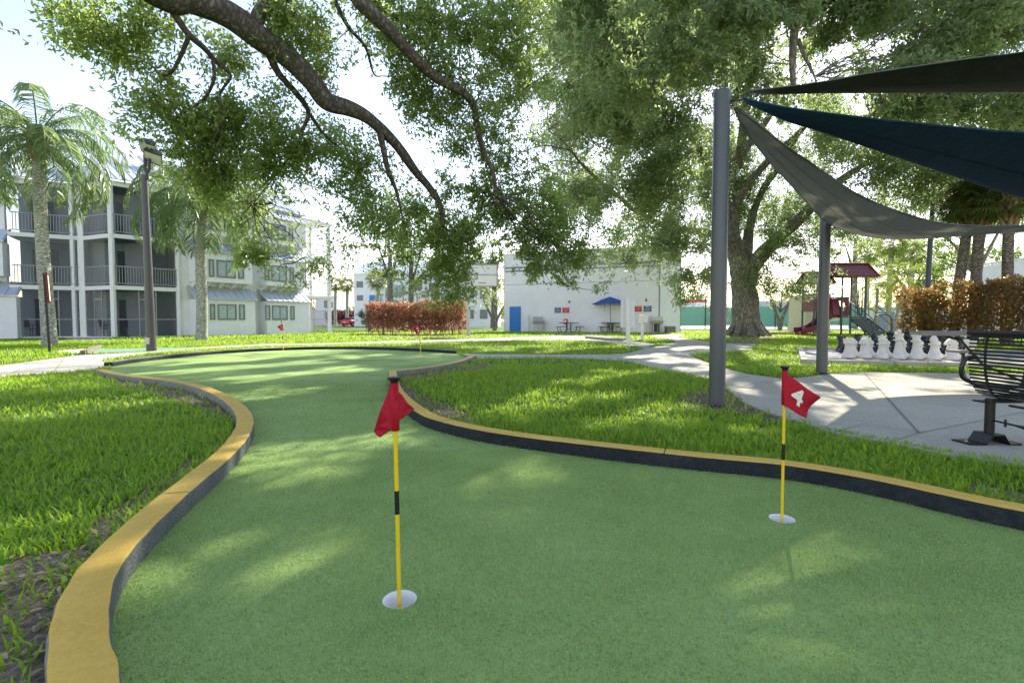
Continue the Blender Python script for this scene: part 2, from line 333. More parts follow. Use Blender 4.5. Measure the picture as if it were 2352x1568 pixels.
def tag(o, label=None, cat=None, group=None, kind=None):
    if label: o['label'] = label
    if cat: o['category'] = cat
    if group: o['group'] = group
    if kind: o['kind'] = kind
    return o
def thing(name, label, cat, loc=(0, 0, 0), rz=0.0, group=None):
    o = bpy.data.objects.new(name, None); COL.objects.link(o); o.empty_display_size = 0.1
    o.location = loc; o.rotation_euler = (0, 0, rz)
    return tag(o, label, cat, group)
def rootloc(o):
    v = Vector((0, 0, 0))
    while o is not None: v += Vector(o.location); o = o.parent
    return v
def link(name, me, mats, parent=None):
    for m in (mats if isinstance(mats, (list, tuple)) else [mats]): me.materials.append(m)
    o = bpy.data.objects.new(name, me); COL.objects.link(o)
    if parent is not None: o.parent = parent
    return o
def obj(name, mb, mats, parent=None, world=False):
    me = bpy.data.meshes.new(name)
    vs = mb.v
    if world and parent is not None:
        off = rootloc(parent); vs = [(a - off.x, b - off.y, c - off.z) for a, b, c in vs]
    me.from_pydata(vs, [], mb.f)
    me.polygons.foreach_set('material_index', mb.mi); me.polygons.foreach_set('use_smooth', mb.sm)
    me.update()
    return link(name, me, mats, parent)
def npmesh(name, V, F, m, parent=None, smooth=False, world=False):
    """V (n,3), F (k,3|4) arrays"""
    me = bpy.data.meshes.new(name); V = np.asarray(V, np.float32)
    if world and parent is not None: V = V - np.array(rootloc(parent), np.float32)
    F = np.asarray(F, np.int32); k = F.shape[1]
    me.vertices.add(len(V)); me.vertices.foreach_set('co', V.ravel())
    me.loops.add(F.size); me.loops.foreach_set('vertex_index', F.ravel())
    me.polygons.add(len(F)); me.polygons.foreach_set('loop_start', np.arange(0, F.size, k, dtype=np.int32))
    try: me.polygons.foreach_set('loop_total', np.full(len(F), k, np.int32))
    except Exception: pass
    if smooth: me.polygons.foreach_set('use_smooth', np.ones(len(F), bool))
    me.update(calc_edges=True); me.validate()
    return link(name, me, m, parent)
def kids(o): return [c for c in bpy.data.objects if c.parent == o]
def copy_tree(o, parent=None, cache=None):
    c = o.copy(); COL.objects.link(c)
    if parent is not None: c.parent = parent
    for ch in kids(o): copy_tree(ch, c)
    return c
def bevel(o, wd=0.005, seg=2):
    m = o.modifiers.new('bevel', 'BEVEL'); m.width = wd; m.segments = seg; m.limit_method = 'ANGLE'; m.angle_limit = R(40); return o
def inpoly(P, poly):
    P = np.asarray(P); x, y = P[:, 0], P[:, 1]; r = np.zeros(len(P), bool); n = len(poly)
    for i in range(n):
        x0, y0 = poly[i][0], poly[i][1]; x1, y1 = poly[(i + 1) % n][0], poly[(i + 1) % n][1]
        if y0 == y1: continue
        r ^= ((y0 > y) != (y1 > y)) & (x < (x1 - x0) * (y - y0) / (y1 - y0) + x0)
    return r
def unit(a): return a / np.maximum(np.linalg.norm(a, axis=-1, keepdims=True), 1e-9)
def leaves(C, L, W, rng, droop=0.3, outward=None, fold=0.12):
    """one folded diamond per leaf base point C"""
    n = len(C); d = rng.normal(size=(n, 3)); d[:, 2] -= droop * 1.6
    if outward is not None: d += outward
    d = unit(d); s = unit(np.cross(d, rng.normal(size=(n, 3)))); nn = np.cross(d, s)
    L = L * rng.uniform(0.6, 1.25, (n, 1)); W = W * rng.uniform(0.7, 1.2, (n, 1))
    mid = C + d * L * 0.45
    V = np.stack([C, mid + s * W / 2 + nn * L * fold, C + d * L, mid - s * W / 2 + nn * L * fold], 1).reshape(-1, 3)
    return V, np.arange(4 * n).reshape(-1, 4)
def blob_points(c, rad, n, rng, k=14, spread=0.13, shell=0.45, sub=5):
    """an ellipsoid of twig clusters: each cluster is 'sub' short sprays of k leaves round one twig end"""
    m = max(1, int(round(n / (k * sub)))); u = unit(rng.normal(size=(m, 3))); r = rng.uniform(0, 1, (m, 1)) ** shell
    cc = np.array(c) + u * r * np.array(rad)
    q = cc[:, None, :] + rng.normal(size=(m, sub, 3)) * spread * np.array([1.5, 1.5, 1.0]) * rng.uniform(.6, 1.3, (m, 1, 1)); q = q.reshape(-1, 3); M_ = len(q)
    ax = unit(rng.normal(size=(M_, 3)) + np.array([0, 0, -0.5]))
    t = rng.uniform(-1, 1, (M_, k, 1)); P = q[:, None, :] + ax[:, None, :] * t * spread * 1.5 + rng.normal(size=(M_, k, 3)) * spread * 0.35
    return P.reshape(-1, 3)

# ================================================================== THE SETTING: green, kerbs, lawn, paths
KH, KW = 0.09, 0.135
topL = [(292.6, 1568), (273.6, 1522.6), (257.4, 1476.5), (247.9, 1414), (249.2, 1373.6), (260, 1327.5), (284.4, 1278.7), (319.7, 1240.8), (360.3, 1197.5),
        (417, 1143), (464.5, 1104.5), (514.6, 1064.9), (554.2, 1030.6), (577.9, 998.9), (588.5, 972.5), (587, 956.7), (575, 938), (554, 919.7), (527.8, 903.9),
        (496, 890.7), (448.6, 877.5), (411.7, 870.9), (369.5, 867), (332.5, 864.3), (290.3, 859), (258.6, 853.8), (240, 847)]
kL = [Vector((-0.15, 0.1)), Vector((-0.55, 0.75))] + gx(topL, KH)
farpx = [(257, 842), (277, 836.6), (316.7, 831.5), (396, 822.5), (448.6, 816), (528, 810.5), (620.7, 804), (735, 800.8), (818, 801), (881, 803), (964, 806), (1047, 812)]
kF = gx(farpx)
topR1 = [(1081, 816), (1072, 821.6), (1053.7, 828), (1017, 837), (971.7, 843.5), (926, 847), (893, 851)]
kR1 = gx(topR1, KH)
topR2 = [(892, 852), (892.4, 866), (893.3, 881), (899, 897), (918, 919), (948, 942), (971.7, 956.5), (999, 964), (1035.5, 973.5), (1072, 982.5), (1126.6, 992), (1181.3, 999.5), (1225, 1005.7),
         (1300, 1015), (1400, 1027), (1500, 1038), (1633, 1051), (1714, 1057.7), (1788, 1064), (1859, 1073.8), (1956, 1090), (2053, 1109), (2150, 1132), (2247, 1153), (2352, 1174)]
kR2 = gx(topR2, KH) + [Vector((2.62, 1.85)), Vector((2.95, 1.2)), Vector((3.0, 0.2))]
def sm2(p, k=6): return [Vector((a[0], a[1])) for a in spline([(q.x, q.y) for q in p], k)]
def relax(p, it=2):
    p = [q.copy() for q in p]
    for _ in range(it): p = [p[0]] + [(p[i - 1] + p[i] * 2 + p[i + 1]) / 4 for i in range(1, len(p) - 1)] + [p[-1]]
    return p
kL, kF, kR1, kR2 = sm2(relax(kL)), sm2(relax(kF)), sm2(relax(kR1)), sm2(relax(kR2[:1] + kR2[1:], 1))
kL[0:0] = []
turf_poly = kL + kF + kR1 + kR2 + [Vector((2.6, -1.6)), Vector((0.6, -2.4)), Vector((-0.9, -1.4))]
def offs(p, d):
    """push a line sideways by d (to the left of its direction)"""
    out = []
    for i in range(len(p)):
        t = (p[min(i + 1, len(p) - 1)] - p[max(i - 1, 0)]).normalized(); out.append(p[i] + Vector((-t.y, t.x)) * d)
    return out
GOLF = [(918, 1375, 'one'), (1796, 1190, 'two'), (967.5, 819, 'three'), (651.5, 806, 'four')]
cups = [gnd(a, b).xy for a, b, _ in GOLF]
def ring(c, r, n=28): return [Vector((c.x + r * math.cos(2 * math.pi * k / n), c.y + r * math.sin(2 * math.pi * k / n))) for k in range(n)]
def sheet(name, loops, z, m, kind='structure'):
    L3 = [[Vector((p[0], p[1], 0)) for p in l] for l in loops]; flat = [p for l in L3 for p in l]
    tr = tessellate_polygon(L3); fs = []
    for t in tr:
        a, b, c = [flat[i] for i in t]
        k = (b - a).cross(c - a).z
        if abs(k) < 1e-12: continue
        fs.append(t if k > 0 else t[::-1])
    o = obj(name, MB().add([(p.x, p.y, z) for p in flat], fs), m); return tag(o, kind=kind)
sheet('putting_green', [turf_poly] + [ring(c, 0.056) for c in cups], 0.0, M['turf'])
sheet('lawn', [[Vector(p) for p in ((-450, -60), (450, -60), (450, 800), (-450, 800))], turf_poly], 0.0, M['lawn'])

def kerb(name, line, side, label, mats):
    """kerb along line; the green is on the other side of 'side' (+1 = kerb to the left of the line's direction)"""
    b = MB(); n = len(line)
    prof = [(0, -0.06), (0.0, KH - 0.014), (0.004, KH - 0.004), (0.014, KH), (KW - 0.014, KH), (KW - 0.004, KH - 0.004), (KW, KH - 0.014), (KW, -0.06)]
    lines = [offs(line, side * u) for u, _ in prof]
    vs = []
    for i in range(n):
        wob = 0.006 * noise.noise(Vector((line[i].x * 1.3, line[i].y * 1.3, 3)))
        for k, (u, z) in enumerate(prof):
            q = lines[k][i]; j = 0.004 * noise.noise(Vector((q.x * 9, q.y * 9, k * 0.7))) if 0 < k < 7 else 0
            vs.append((q.x + j, q.y + j, z + (wob if 0 < k < 7 else 0)))
    P = len(prof); fs = []; mi = []
    for i in range(n - 1):
        for k in range(P - 1):
            f = (i * P + k, (i + 1) * P + k, (i + 1) * P + k + 1, i * P + k + 1)
            fs.append(f if side > 0 else f[::-1])
            b.mi.append({0: 0, 1: 0, 2: 1, 3: 1, 4: 1, 5: 2, 6: 2}[k])
    b.v = vs; b.f = fs; b.sm = [True] * len(fs)
    for e in (0, n - 1):
        f = tuple(e * P + k for k in range(P)); b.f.append(f); b.mi.append(2 if e else 0); b.sm.append(False)
    acc = 0.0; nxt = .9                                               # joints between the cast lengths
    for i in range(1, n - 1):
        acc += (line[i] - line[i - 1]).length
        if acc < nxt: continue
        nxt += 1.9 + .5 * noise.noise(Vector((i, 3, 1))); t = (line[i + 1] - line[i]).normalized() * .0035
        for k in (1, 2, 3, 4, 5):
            q = [Vector(vs[i * P + k]), Vector(vs[i * P + k + 1])]; T3 = Vector((t.x, t.y, 0)); up = Vector((0, 0, .0012)) + Vector((*(lines[0][i] - lines[-1][i]).normalized(), 0)) * (.0012 if k < 3 else -.0012 if k > 4 else 0)
            o_ = len(b.v); b.v += [tuple(q[0] - T3 + up), tuple(q[0] + T3 + up), tuple(q[1] + T3 + up), tuple(q[1] - T3 + up)]; b.f.append((o_, o_ + 1, o_ + 2, o_ + 3)); b.mi.append(0); b.sm.append(False)
    o = obj(name, b, mats); o.data.validate(); return tag(o, label, 'kerb', 'kerbs round the putting green')
K3 = [M['kerbdark'], M['yellow'], M['kerb']]
Kg = [rampmat('worn_grey_paint', [(0.3, (0.065, 0.076, 0.072)), (0.5, (0.12, 0.135, 0.128)), (0.72, (0.18, 0.19, 0.18))], scale=5, fine=60, bump=0.7, bscale=70, rough=0.7), M['yellow'], M['kerb']]
kerb('kerb', kL, 1, 'S-shaped yellow-topped kerb between the left lawn and the putting green', Kg)
kerb('kerb', kF, 1, 'dark kerb round the far end of the putting green, by the lamp post', [M['kerbdark'], M['kerb'], M['kerb']])
kerb('kerb', kR1 + kR2, 1, 'yellow-topped kerb with dark inner face between the putting green and the right lawn', K3)

for (c, (px, py, nm)), lab in zip(zip(cups, GOLF), ('white cup in the green under the nearest flag', 'white cup in the green under the flag numbered 4', 'cup in the green under the flag numbered 2', 'cup at the far end of the green under the small leftmost flag')):
    t = thing('golf_cup', lab, 'cup', (c.x, c.y, -0.1), 0, 'cups sunk in the putting green')
    obj('liner', MB().lathe([(0.001, 0.012), (0.0535, 0.012), (0.0535, 0.0985), (0.0575, 0.1012), (0.0575, -0.004)], n=28), M['white'], t)

def patch(name, px, z, m): return sheet(name, [gx(px, z)], z, m)
pathA = [(-400, 905), (0, 866), (212, 852), (238, 846), (256, 841), (245, 832), (230, 829), (339, 811), (475, 801), (620, 793.5), (735, 792.5), (827, 789.5), (964, 787), (1127, 784), (1250, 780.5), (1335, 782), (1385, 786.5), (1422, 790), (1481, 800),
         (1510, 791), (1460, 783), (1410, 777), (1315, 770.5), (1270, 771.5), (1127, 776.5), (1047, 779), (881, 783.5), (735, 788), (620, 789), (475, 796), (338, 808), (182, 815.5), (0, 839), (-400, 872)]
pathB = [(1086, 824), (1127, 822), (1273, 821), (1356, 823), (1440, 828), (1460, 806), (1435, 812), (1398, 813.6), (1294, 813.6), (1127, 813), (1060, 811.5), (1072, 817)]
walk = [(1535, 768), (1565, 767), (1572, 770), (1556, 774.5), (1627, 784), (1660, 788), (1737, 790), (1721, 805), (1660, 809), (1600, 811), (1579, 813), (1617, 830), (1660, 843), (1715, 858), (1790, 868), (1834, 867), (1672, 893), (1617, 866), (1564, 858), (1492, 845), (1452, 831), (1440, 828), (1460, 806), (1483, 800), (1523, 792), (1552, 785), (1545, 780), (1500, 775), (1480, 769)]
patio = [(1672, 893), (1711, 925), (1762, 944.7), (1827, 964), (1914, 993), (1988, 1006), (2150, 1038), (2352, 1067), (2700, 1120), (2900, 862), (2352, 858), (2214, 857), (2053, 855), (1950, 854), (1834, 867)]
for nm, px, z in (('footpath', pathA, 0.012), ('footpath', pathB, 0.016), ('footpath', walk, 0.020), ('patio', patio, 0.024)):
    pts = gx(px, z)
    o = obj(nm, MB().prism([(p.x, p.y) for p in pts], -0.05, z), M['concrete']); tag(o, kind='structure')
apron = patch('footpath', [(1222, 764.5), (1250, 762.0), (1478, 762.5), (1485, 768), (1250, 768)], 0.008, M['concrete'])
strip1 = patch('putting_green', [(192.6, 813), (232, 800), (427, 797.5), (470, 797), (338, 808.5)], 0.006, mat('pale_turf', (0.17, 0.30, 0.17), 0.95, var=0.12, vscale=3, bump=0.4, bscale=200))
patch('footpath', [(118, 808), (150, 803), (232, 798.5), (188, 812.5)], 0.008, M['concrete'])
patch('putting_green', [(1128, 771), (1250, 769.2), (1330, 768.8), (1400, 773), (1350, 772), (1250, 772.2), (1128, 776)], 0.006, strip1.data.materials[0])
tm = thing('timber_edging', 'weathered timber edging beside the small pale turf strip near the lamp post', 'edging', gnd(188, 812))
obj('beam', MB().prism([tuple(p) for p in gx([(184, 814), (228, 798.5), (235, 798.8), (196, 815)])], 0.0, 0.11), M['timber'], tm, True)
k2 = thing('kerb_block', 'grey concrete kerb along the little turf strip before the white building', 'kerb', gnd(1390, 778))
obj('block', MB().prism([tuple(p) for p in gx([(1345, 777.5), (1390, 782), (1432, 784), (1440, 781), (1400, 777), (1345, 773.5)])], 0.0, 0.12), M['kerb'], k2, True)
road = patch('road', [(700, 747.5), (1130, 746), (1130, 743), (640, 743.5), (400, 747)], 0.010, M['asphalt'])
court = patch('tennis_court', [(1440, 754.5), (1950, 755.5), (2600, 755), (2300, 745.5), (1500, 745)], 0.010, mat('court_surface', (0.62, 0.62, 0.60), 0.8, var=0.05))
playbed = patch('play_bed', [(1735, 769), (2140, 771.5), (2165, 765), (1900, 764), (1760, 765.5)], 0.014, M['mulch'])
doorpath = patch('footpath', [(693, 761.5), (900, 764.5), (1010, 765), (1010, 766), (880, 766.5), (640, 764.5)], 0.008, M['concrete'])
patch('footpath', [(255, 779), (200, 774), (140, 774), (170, 780), (205, 783.2)], 0.008, M['concrete'])
soils = [[(60, 1640), (100, 1568), (124, 1470), (150, 1360), (205, 1275), (150, 1265), (20, 1290), (-100, 1340), (-200, 1430), (-100, 1640)],
         [(200, 1275), (300, 1185), (410, 1100), (470, 1050), (430, 1060), (330, 1130), (220, 1200)],
         [(270, 872), (340, 878), (420, 886), (480, 905), (535, 940), (545, 968), (500, 955), (420, 925), (340, 905), (270, 885)],
         [(906, 880), (920, 900), (950, 935), (1000, 958), (1080, 980), (1100, 970), (1040, 935), (960, 905), (930, 880)],
         [(905, 866), (960, 858), (1050, 846), (1120, 836), (1128, 845), (1050, 858), (940, 875)],
         [(1560, 912), (1610, 895), (1672, 890), (1700, 912), (1760, 940), (1850, 975), (1800, 972), (1720, 952), (1640, 945), (1570, 930)],
         [(1838, 975), (1914, 996), (1988, 1010), (2150, 1042), (2352, 1072), (2352, 1082), (2150, 1050), (1988, 1017), (1900, 1003)],
         [(2230, 1110), (2352, 1135), (2352, 1160), (2290, 1145), (2200, 1125)],
         [(1650, 787), (1690, 775), (1755, 771), (1790, 778), (1760, 786), (1690, 793)],
         [(1840, 870), (1876, 864), (1885, 856), (1905, 854), (1925, 856), (1890, 862)],
         [(845, 772), (850, 768), (1075, 767), (1092, 770), (1060, 774), (900, 775)]]
soilpolys = []
for i, px in enumerate(soils):
    pl = [Vector((a[0], a[1])) for a in spline([tuple(p) for p in gx(px + px[:1])], 5)[:-1]]
    soilpolys.append(pl); sheet('bare_soil', [pl], 0.003, M['soil'])

# chess pad frame: u along its near edge, v away from us
PADA, PADB, PADD = gnd(1839.7, 836.5).xy, gnd(2213, 845.6).xy, gnd(1833, 805).xy
padu = (PADB - PADA).normalized(); padv = (PADD - PADA).normalized()
pad = [PADA, PADA + padu * 6.2, PADA + padu * 6.2 + padv * 5.6, PADA + padv * 5.6]

# ------------------------------------------------------------------ grass blades, dead leaves, turf clippings
blockers = [turf_poly, offs(kL, KW + 0.015) + kL[::-1], offs(kR1 + kR2, KW + 0.015) + (kR1 + kR2)[::-1], offs(kF, KW + .02) + kF[::-1], pad] + [gx(p) for p in (pathA, pathB, walk, patio)]
blockers += [gx([(192.6, 813), (232, 800), (427, 797.5), (470, 797), (338, 808.5)]), gx([(118, 808), (150, 803), (232, 798.5), (188, 812.5)])]
def grass_zone(name, n, d0, d1, half, Lh, Wb, rng, soilkeep=0.10, thin=0.35):
    y = np.sqrt(rng.uniform(d0 * d0, d1 * d1, n)); x = rng.uniform(-half, half, n) * y
    P = np.stack([x, y], 1)
    keep = np.ones(n, bool)
    for b in blockers: keep &= ~inpoly(P, b)
    for b in soilpolys: keep &= ~(inpoly(P, b) & (rng.uniform(0, 1, n) > soilkeep))
    P = P[keep]; n = len(P)
    nz = np.array([noise.noise(Vector((a * 1.1, b * 1.1, 0.5))) + 0.6 * noise.noise(Vector((a * 4, b * 4, 7))) for a, b in P])
    k2 = rng.uniform(-0.9, 0.5, n) < nz + thin; P = P[k2]; nz = nz[k2]; n = len(P)
    az = rng.uniform(0, 2 * math.pi, n); lean = rng.uniform(0.25, 1.35, n)
    L = Lh * rng.uniform(0.5, 1.25, n) * (1 + 0.35 * nz); W = Wb * rng.uniform(0.7, 1.3, n)
    dx, dy = np.cos(az), np.sin(az); sx, sy = -dy, dx
    def pt(f, w_, bend):
        r = L * f * np.sin(lean * bend); z = L * f * np.cos(lean * bend) ** 0.8
        return np.stack([P[:, 0] + dx * r + sx * w_, P[:, 1] + dy * r + sy * w_, z], 1)
    tw = rng.uniform(0.5, 1, n)
    V = np.stack([pt(0, -W / 2, 0) - [0, 0, .005], pt(0, W / 2, 0) - [0, 0, .005], pt(0.55, W * 0.42 * tw, 0.7), pt(0.55, -W * 0.42 * tw, 0.7), pt(1.0, W * 0.05, 1.15), pt(1.0, -W * 0.05, 1.15)], 1).reshape(-1, 3)
    i = np.arange(n)[:, None] * 6
    F = np.concatenate([i + [0, 1, 2, 3], i + [3, 2, 4, 5]], 0)
    return tag(npmesh(name, V, F, M['grass']), kind='stuff')
grass_zone('grass', 125000, 0.75, 4.6, 1.4, 0.070, 0.0125, RNG, 0.22, 0.6)
grass_zone('grass', 105000, 4.6, 10.5, 1.35, 0.075, 0.021, RNG, 0.22, 0.6)
grass_zone('grass', 120000, 10.5, 24, 1.1, 0.085, 0.022, RNG, 0.15, 0.6)
grass_zone('grass', 70000, 24, 44, 0.8, 0.11, 0.05, RNG, 0.3, 0.6)
def fibres(n, d0, d1, Lh, Wb, rng):
    y = np.sqrt(rng.uniform(d0 * d0, d1 * d1, n)); x = rng.uniform(-1.1, 1.1, n) * y; P = np.stack([x, y], 1); P = P[inpoly(P, turf_poly)]
    for c in cups: P = P[np.hypot(P[:, 0] - c.x, P[:, 1] - c.y) > .059]
    n = len(P); az = rng.uniform(0, 6.283, n); lean = rng.uniform(.5, 1.35, n); L = Lh * rng.uniform(.6, 1.3, n); W = Wb * rng.uniform(.7, 1.3, n)
    d = np.stack([np.cos(az) * np.sin(lean), np.sin(az) * np.sin(lean), np.cos(lean)], 1) * L[:, None]; s = np.stack([-np.sin(az), np.cos(az), np.zeros(n)], 1) * W[:, None] / 2; B = np.concatenate([P, np.zeros((n, 1))], 1)
    V = np.stack([B - s, B + s, B + d + s * .5, B + d - s * .5], 1).reshape(-1, 3)
    return tag(npmesh('turf_fibres', V, np.arange(4 * n).reshape(-1, 4), M['fibre']), kind='stuff')
fibres(420000, .95, 3.6, .0075, .0022, np.random.default_rng(8)); fibres(200000, 3.6, 7.5, .010, .0045, np.random.default_rng(9))
def scatter_litter():
    Vs, o = [], 0; rng = np.random.default_rng(11); C = []
    for i, pl in enumerate(soilpolys[:10]):
        a = np.array([(p.x, p.y) for p in pl]); lo, hi = a.min(0), a.max(0); area = np.prod(hi - lo)
        n = int(min(9000, area * (900 if i < 5 else 500)))
        P = rng.uniform(lo, hi, (n, 2)); P = P[inpoly(P, pl)]; C.append(P)
    P = np.concatenate([c for c in C])
    for b in blockers[:5]: P = P[~inpoly(P, b)]
    n = len(P); az = rng.uniform(0, 6.28, n); d = np.stack([np.cos(az), np.sin(az), rng.uniform(-0.1, 0.35, n)], 1)
    s = unit(np.cross(d, np.array([0, 0, 1.0]) + rng.normal(size=(n, 3)) * 0.35)); L = rng.uniform(0.016, 0.042, (n, 1)); W = L * rng.uniform(0.25, 0.42, (n, 1))
    C3 = np.concatenate([P, rng.uniform(0.006, 0.018, (n, 1))], 1); up = np.array([0, 0, 1.0])
    V = np.stack([C3, C3 + d * L * .3 + s * W / 2 + up * L * .12, C3 + d * L * .7 + s * W * .45 + up * L * .12, C3 + d * L, C3 + d * L * .7 - s * W * .45 + up * L * .1, C3 + d * L * .3 - s * W / 2 + up * L * .1], 1).reshape(-1, 3)
    V[:, 2] = np.maximum(V[:, 2], 0.005)
    i = np.arange(n)[:, None] * 6
    return tag(npmesh('leaf_litter', V, np.concatenate([i + [0, 1, 4, 5], i + [1, 2, 3, 4]], 0), M['litter']), kind='stuff')
scatter_litter()
def clippings():
    rng = np.random.default_rng(5); n = 500
    y = np.sqrt(rng.uniform(0.95 ** 2, 6 ** 2, n * 3)); x = rng.uniform(-1.05, 1.05, n * 3) * y; P = np.stack([x, y], 1); P = P[inpoly(P, turf_poly)][:n]; n = len(P)
    az = rng.uniform(0, 6.28, n); b = rng.normal(0, 0.7, n); L = rng.uniform(0.012, 0.04, n); W = 0.0013
    p0 = P; p1 = P + np.stack([np.cos(az), np.sin(az)], 1) * L[:, None] / 2; p2 = p1 + np.stack([np.cos(az + b), np.sin(az + b)], 1) * L[:, None] / 2
    s = np.stack([-np.sin(az), np.cos(az)], 1) * W
    z = np.full((n, 1), 0.004)
    V = np.stack([np.concatenate([q, z + dz], 1) for q, dz in ((p0 - s, 0), (p0 + s, 0), (p1 + s, .003), (p1 - s, .003), (p2 + s, .001), (p2 - s, .001))], 1).reshape(-1, 3)
    i = np.arange(n)[:, None] * 6
    return tag(npmesh('grass_clippings', V, np.concatenate([i + [0, 1, 2, 3], i + [3, 2, 4, 5]], 0), mat('dry_clippings', (0.30, 0.34, 0.13), 0.8)), kind='stuff')
clippings()

# joints cut in the paving
def joint(pts, z, wpx=.005):
    b = MB()
    for (a, c) in zip(pts[:-1], pts[1:]):
        A, B = gnd(*a, z), gnd(*c, z); d = (B - A).normalized(); n = Vector((-d.y, d.x, 0)) * wpx / 2 * (1 + A.length / 9)
        b.quad(A - n, B - n, B + n, A + n)
    return tag(obj('paving_joint', b, mat('joint_dirt', (.20, .19, .165), .95)), kind='structure')
joint([(1681, 892), (1745, 878), (1834, 868)], .028); joint([(1914, 992), (1982, 973), (2111, 993), (2040, 1015)], .028); joint([(2111, 993), (2560, 905)], .028); joint([(1985, 856), (2111, 993)], .028, .008)
for a, c in (((1452, 830), (1483, 802)), ((1564, 858), (1617, 830)), ((1530, 850), (1580, 813)), ((1617, 866), (1660, 843))): joint([a, c], .024)
for a, c in (((20, 864), (70, 829)), ((120, 858), (150, 820)), ((475, 800), (480, 796.5)), ((735, 792), (740, 788.5)), ((964, 786.5), (968, 781.5)), ((1250, 780), (1252, 773))): joint([a, c], .016)

# ================================================================== BUILDINGS
def frameT(P, Q):
    """local x along P>Q, local y = outward (towards us), z up"""
    P, Q = Vector((*P, 0)), Vector((*Q, 0)); u = (Q - P).normalized(); n = Vector((u.y, -u.x, 0))
    return Matrix(((u.x, n.x, 0, P.x), (u.y, n.y, 0, P.y), (0, 0, 1, 0), (0, 0, 0, 1))), (Q - P).length

def window(parent, T, s0, s1, z0, z1, n, panes=1, curtain=True, frame='winframe'):
    b = MB(); b.T = T; t = 0.06
    b.box(s0, s1, n, n + .05, z0, z0 + t); b.box(s0, s1, n, n + .05, z1 - t, z1); b.box(s0, s0 + t, n, n + .05, z0 + t, z1 - t); b.box(s1 - t, s1, n, n + .05, z0 + t, z1 - t)
    for k in range(1, panes): x = s0 + (s1 - s0) * k / panes; b.box(x - .025, x + .025, n + .004, n + .045, z0 + t, z1 - t)
    f = obj('window', b, M[frame], parent, True)
    g = MB(); g.T = T; g.box(s0 + t, s1 - t, n + .004, n + .012, z0 + t, z1 - t); obj('pane', g, M['glass'], f, True)
    if curtain:
        c = MB(); c.T = T; k = max(4, int((s1 - s0) / .14)); xs = np.linspace(s0 + t + .02, s1 - t - .02, 2 * k)
        vs = [(x, n + .016 + .01 * (i % 2), z) for i, x in enumerate(xs) for z in (z0 + t + .02, z1 - t - .02)]
        c.add(vs, [(2 * i, 2 * i + 2, 2 * i + 3, 2 * i + 1) for i in range(2 * k - 1)], True); obj('curtain', c, M['curtain'], f, True)

def shed(b, s0, s1, n0, z0, n1, z1, th=.06, seam=.42):
    """standing-seam slope from low edge (n0, z0) to high edge (n1, z1)"""
    b.add([(s0, n0, z0), (s1, n0, z0), (s1, n1, z1), (s0, n1, z1), (s0, n0, z0 + th), (s1, n0, z0 + th), (s1, n1, z1 + th), (s0, n1, z1 + th)],
          [(3, 2, 1, 0), (4, 5, 6, 7), (0, 1, 5, 4), (1, 2, 6, 5), (2, 3, 7, 6), (3, 0, 4, 7)])
    x = s0 + .03
    while x < s1:
        b.add([(x - .018, n0 + .004, z0 + th + .002), (x + .018, n0 + .004, z0 + th + .002), (x + .018, n1, z1 + th + .002), (x - .018, n1, z1 + th + .002),
               (x - .018, n0 + .004, z0 + th + .05), (x + .018, n0 + .004, z0 + th + .05), (x + .018, n1, z1 + th + .05), (x - .018, n1, z1 + th + .05)],
              [(4, 5, 6, 7), (0, 1, 5, 4), (1, 2, 6, 5), (2, 3, 7, 6), (3, 0, 4, 7)]); x += seam

FL = 2.78
BLD = thing('apartment_block', 'long three-storey white apartment block with screened balconies and metal roofs at the left', 'building', (-20, 30, 0))
def railing(T, L, z, n, parent, s0=0.06):
    b = MB(); b.T = T
    b.box(s0, L - .06, n - .025, n + .025, z + 1.02, z + 1.07); b.box(s0, L - .06, n - .02, n + .02, z + .10, z + .14)
    x = s0 + .1
    while x < L - .1: b.box(x - .014, x + .014, n - .012, n + .012, z + .142, z + 1.018); x += .125
    obj('railing', b, M['greytrim'], parent, True)
def balcony_bay(P, Q, depth=2.0, doors=True, roof=True, back=True):
    T, L = frameT(P, Q)
    for k in range(3):
        z = k * FL
        if k or roof:
            b = MB(); b.T = T; b.box(-.06, L + .06, -depth, .10, z - .16, z + .06); obj('balcony_floor', b, M['trim'], BLD, True)
        if back:
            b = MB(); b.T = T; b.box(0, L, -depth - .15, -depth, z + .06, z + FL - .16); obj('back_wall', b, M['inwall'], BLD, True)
            if doors:
                b = MB(); b.T = T; x0 = L * .16; x1 = L * .52
                b.box(x0, x1, -depth + .002, -depth + .05, z + .08, z + 2.15); d = obj('sliding_door', b, M['darkglass'], BLD, True)
                c = MB(); c.T = T
                for x in (x0, (x0 + x1) / 2, x1 - .05): c.box(x, x + .05, -depth + .052, -depth + .08, z + .08, z + 2.15)
                c.box(x0, x1, -depth + .053, -depth + .078, z + 2.15, z + 2.2); obj('door_frame', c, M['greytrim'], d, True)
        b = MB(); b.T = T; b.quad((0, .03, z + .06), (L, .03, z + .06), (L, .03, z + FL - .16), (0, .03, z + FL - .16)); obj('insect_screen', b, M['screen'], BLD, True)
        if k: railing(T, L, z + .06, .065, BLD)
        else:
            b = MB(); b.T = T; b.box(.05, L - .05, .02, .045, .98, 1.03)
            for x in (L * .36, L * .62): b.box(x, x + .05, .015, .05, .05, FL - .2)
            b.box(L * .36, L * .62 + .05, .012, .052, 2.08, 2.14); obj('screen_frame', b, M['greytrim'], BLD, True)
    b = MB(); b.T = T; b.box(-.05, L + .05, -depth, .14, 3 * FL - .16, 3 * FL + .1); obj('eave', b, M['trim'], BLD, True)
    return T, L
def column(p, r=.16, h=3 * FL - .16):
    b = MB().box(p[0] - r, p[0] + r, p[1] - r, p[1] + r, 0, h); obj('column', b, M['trim'], BLD, True)
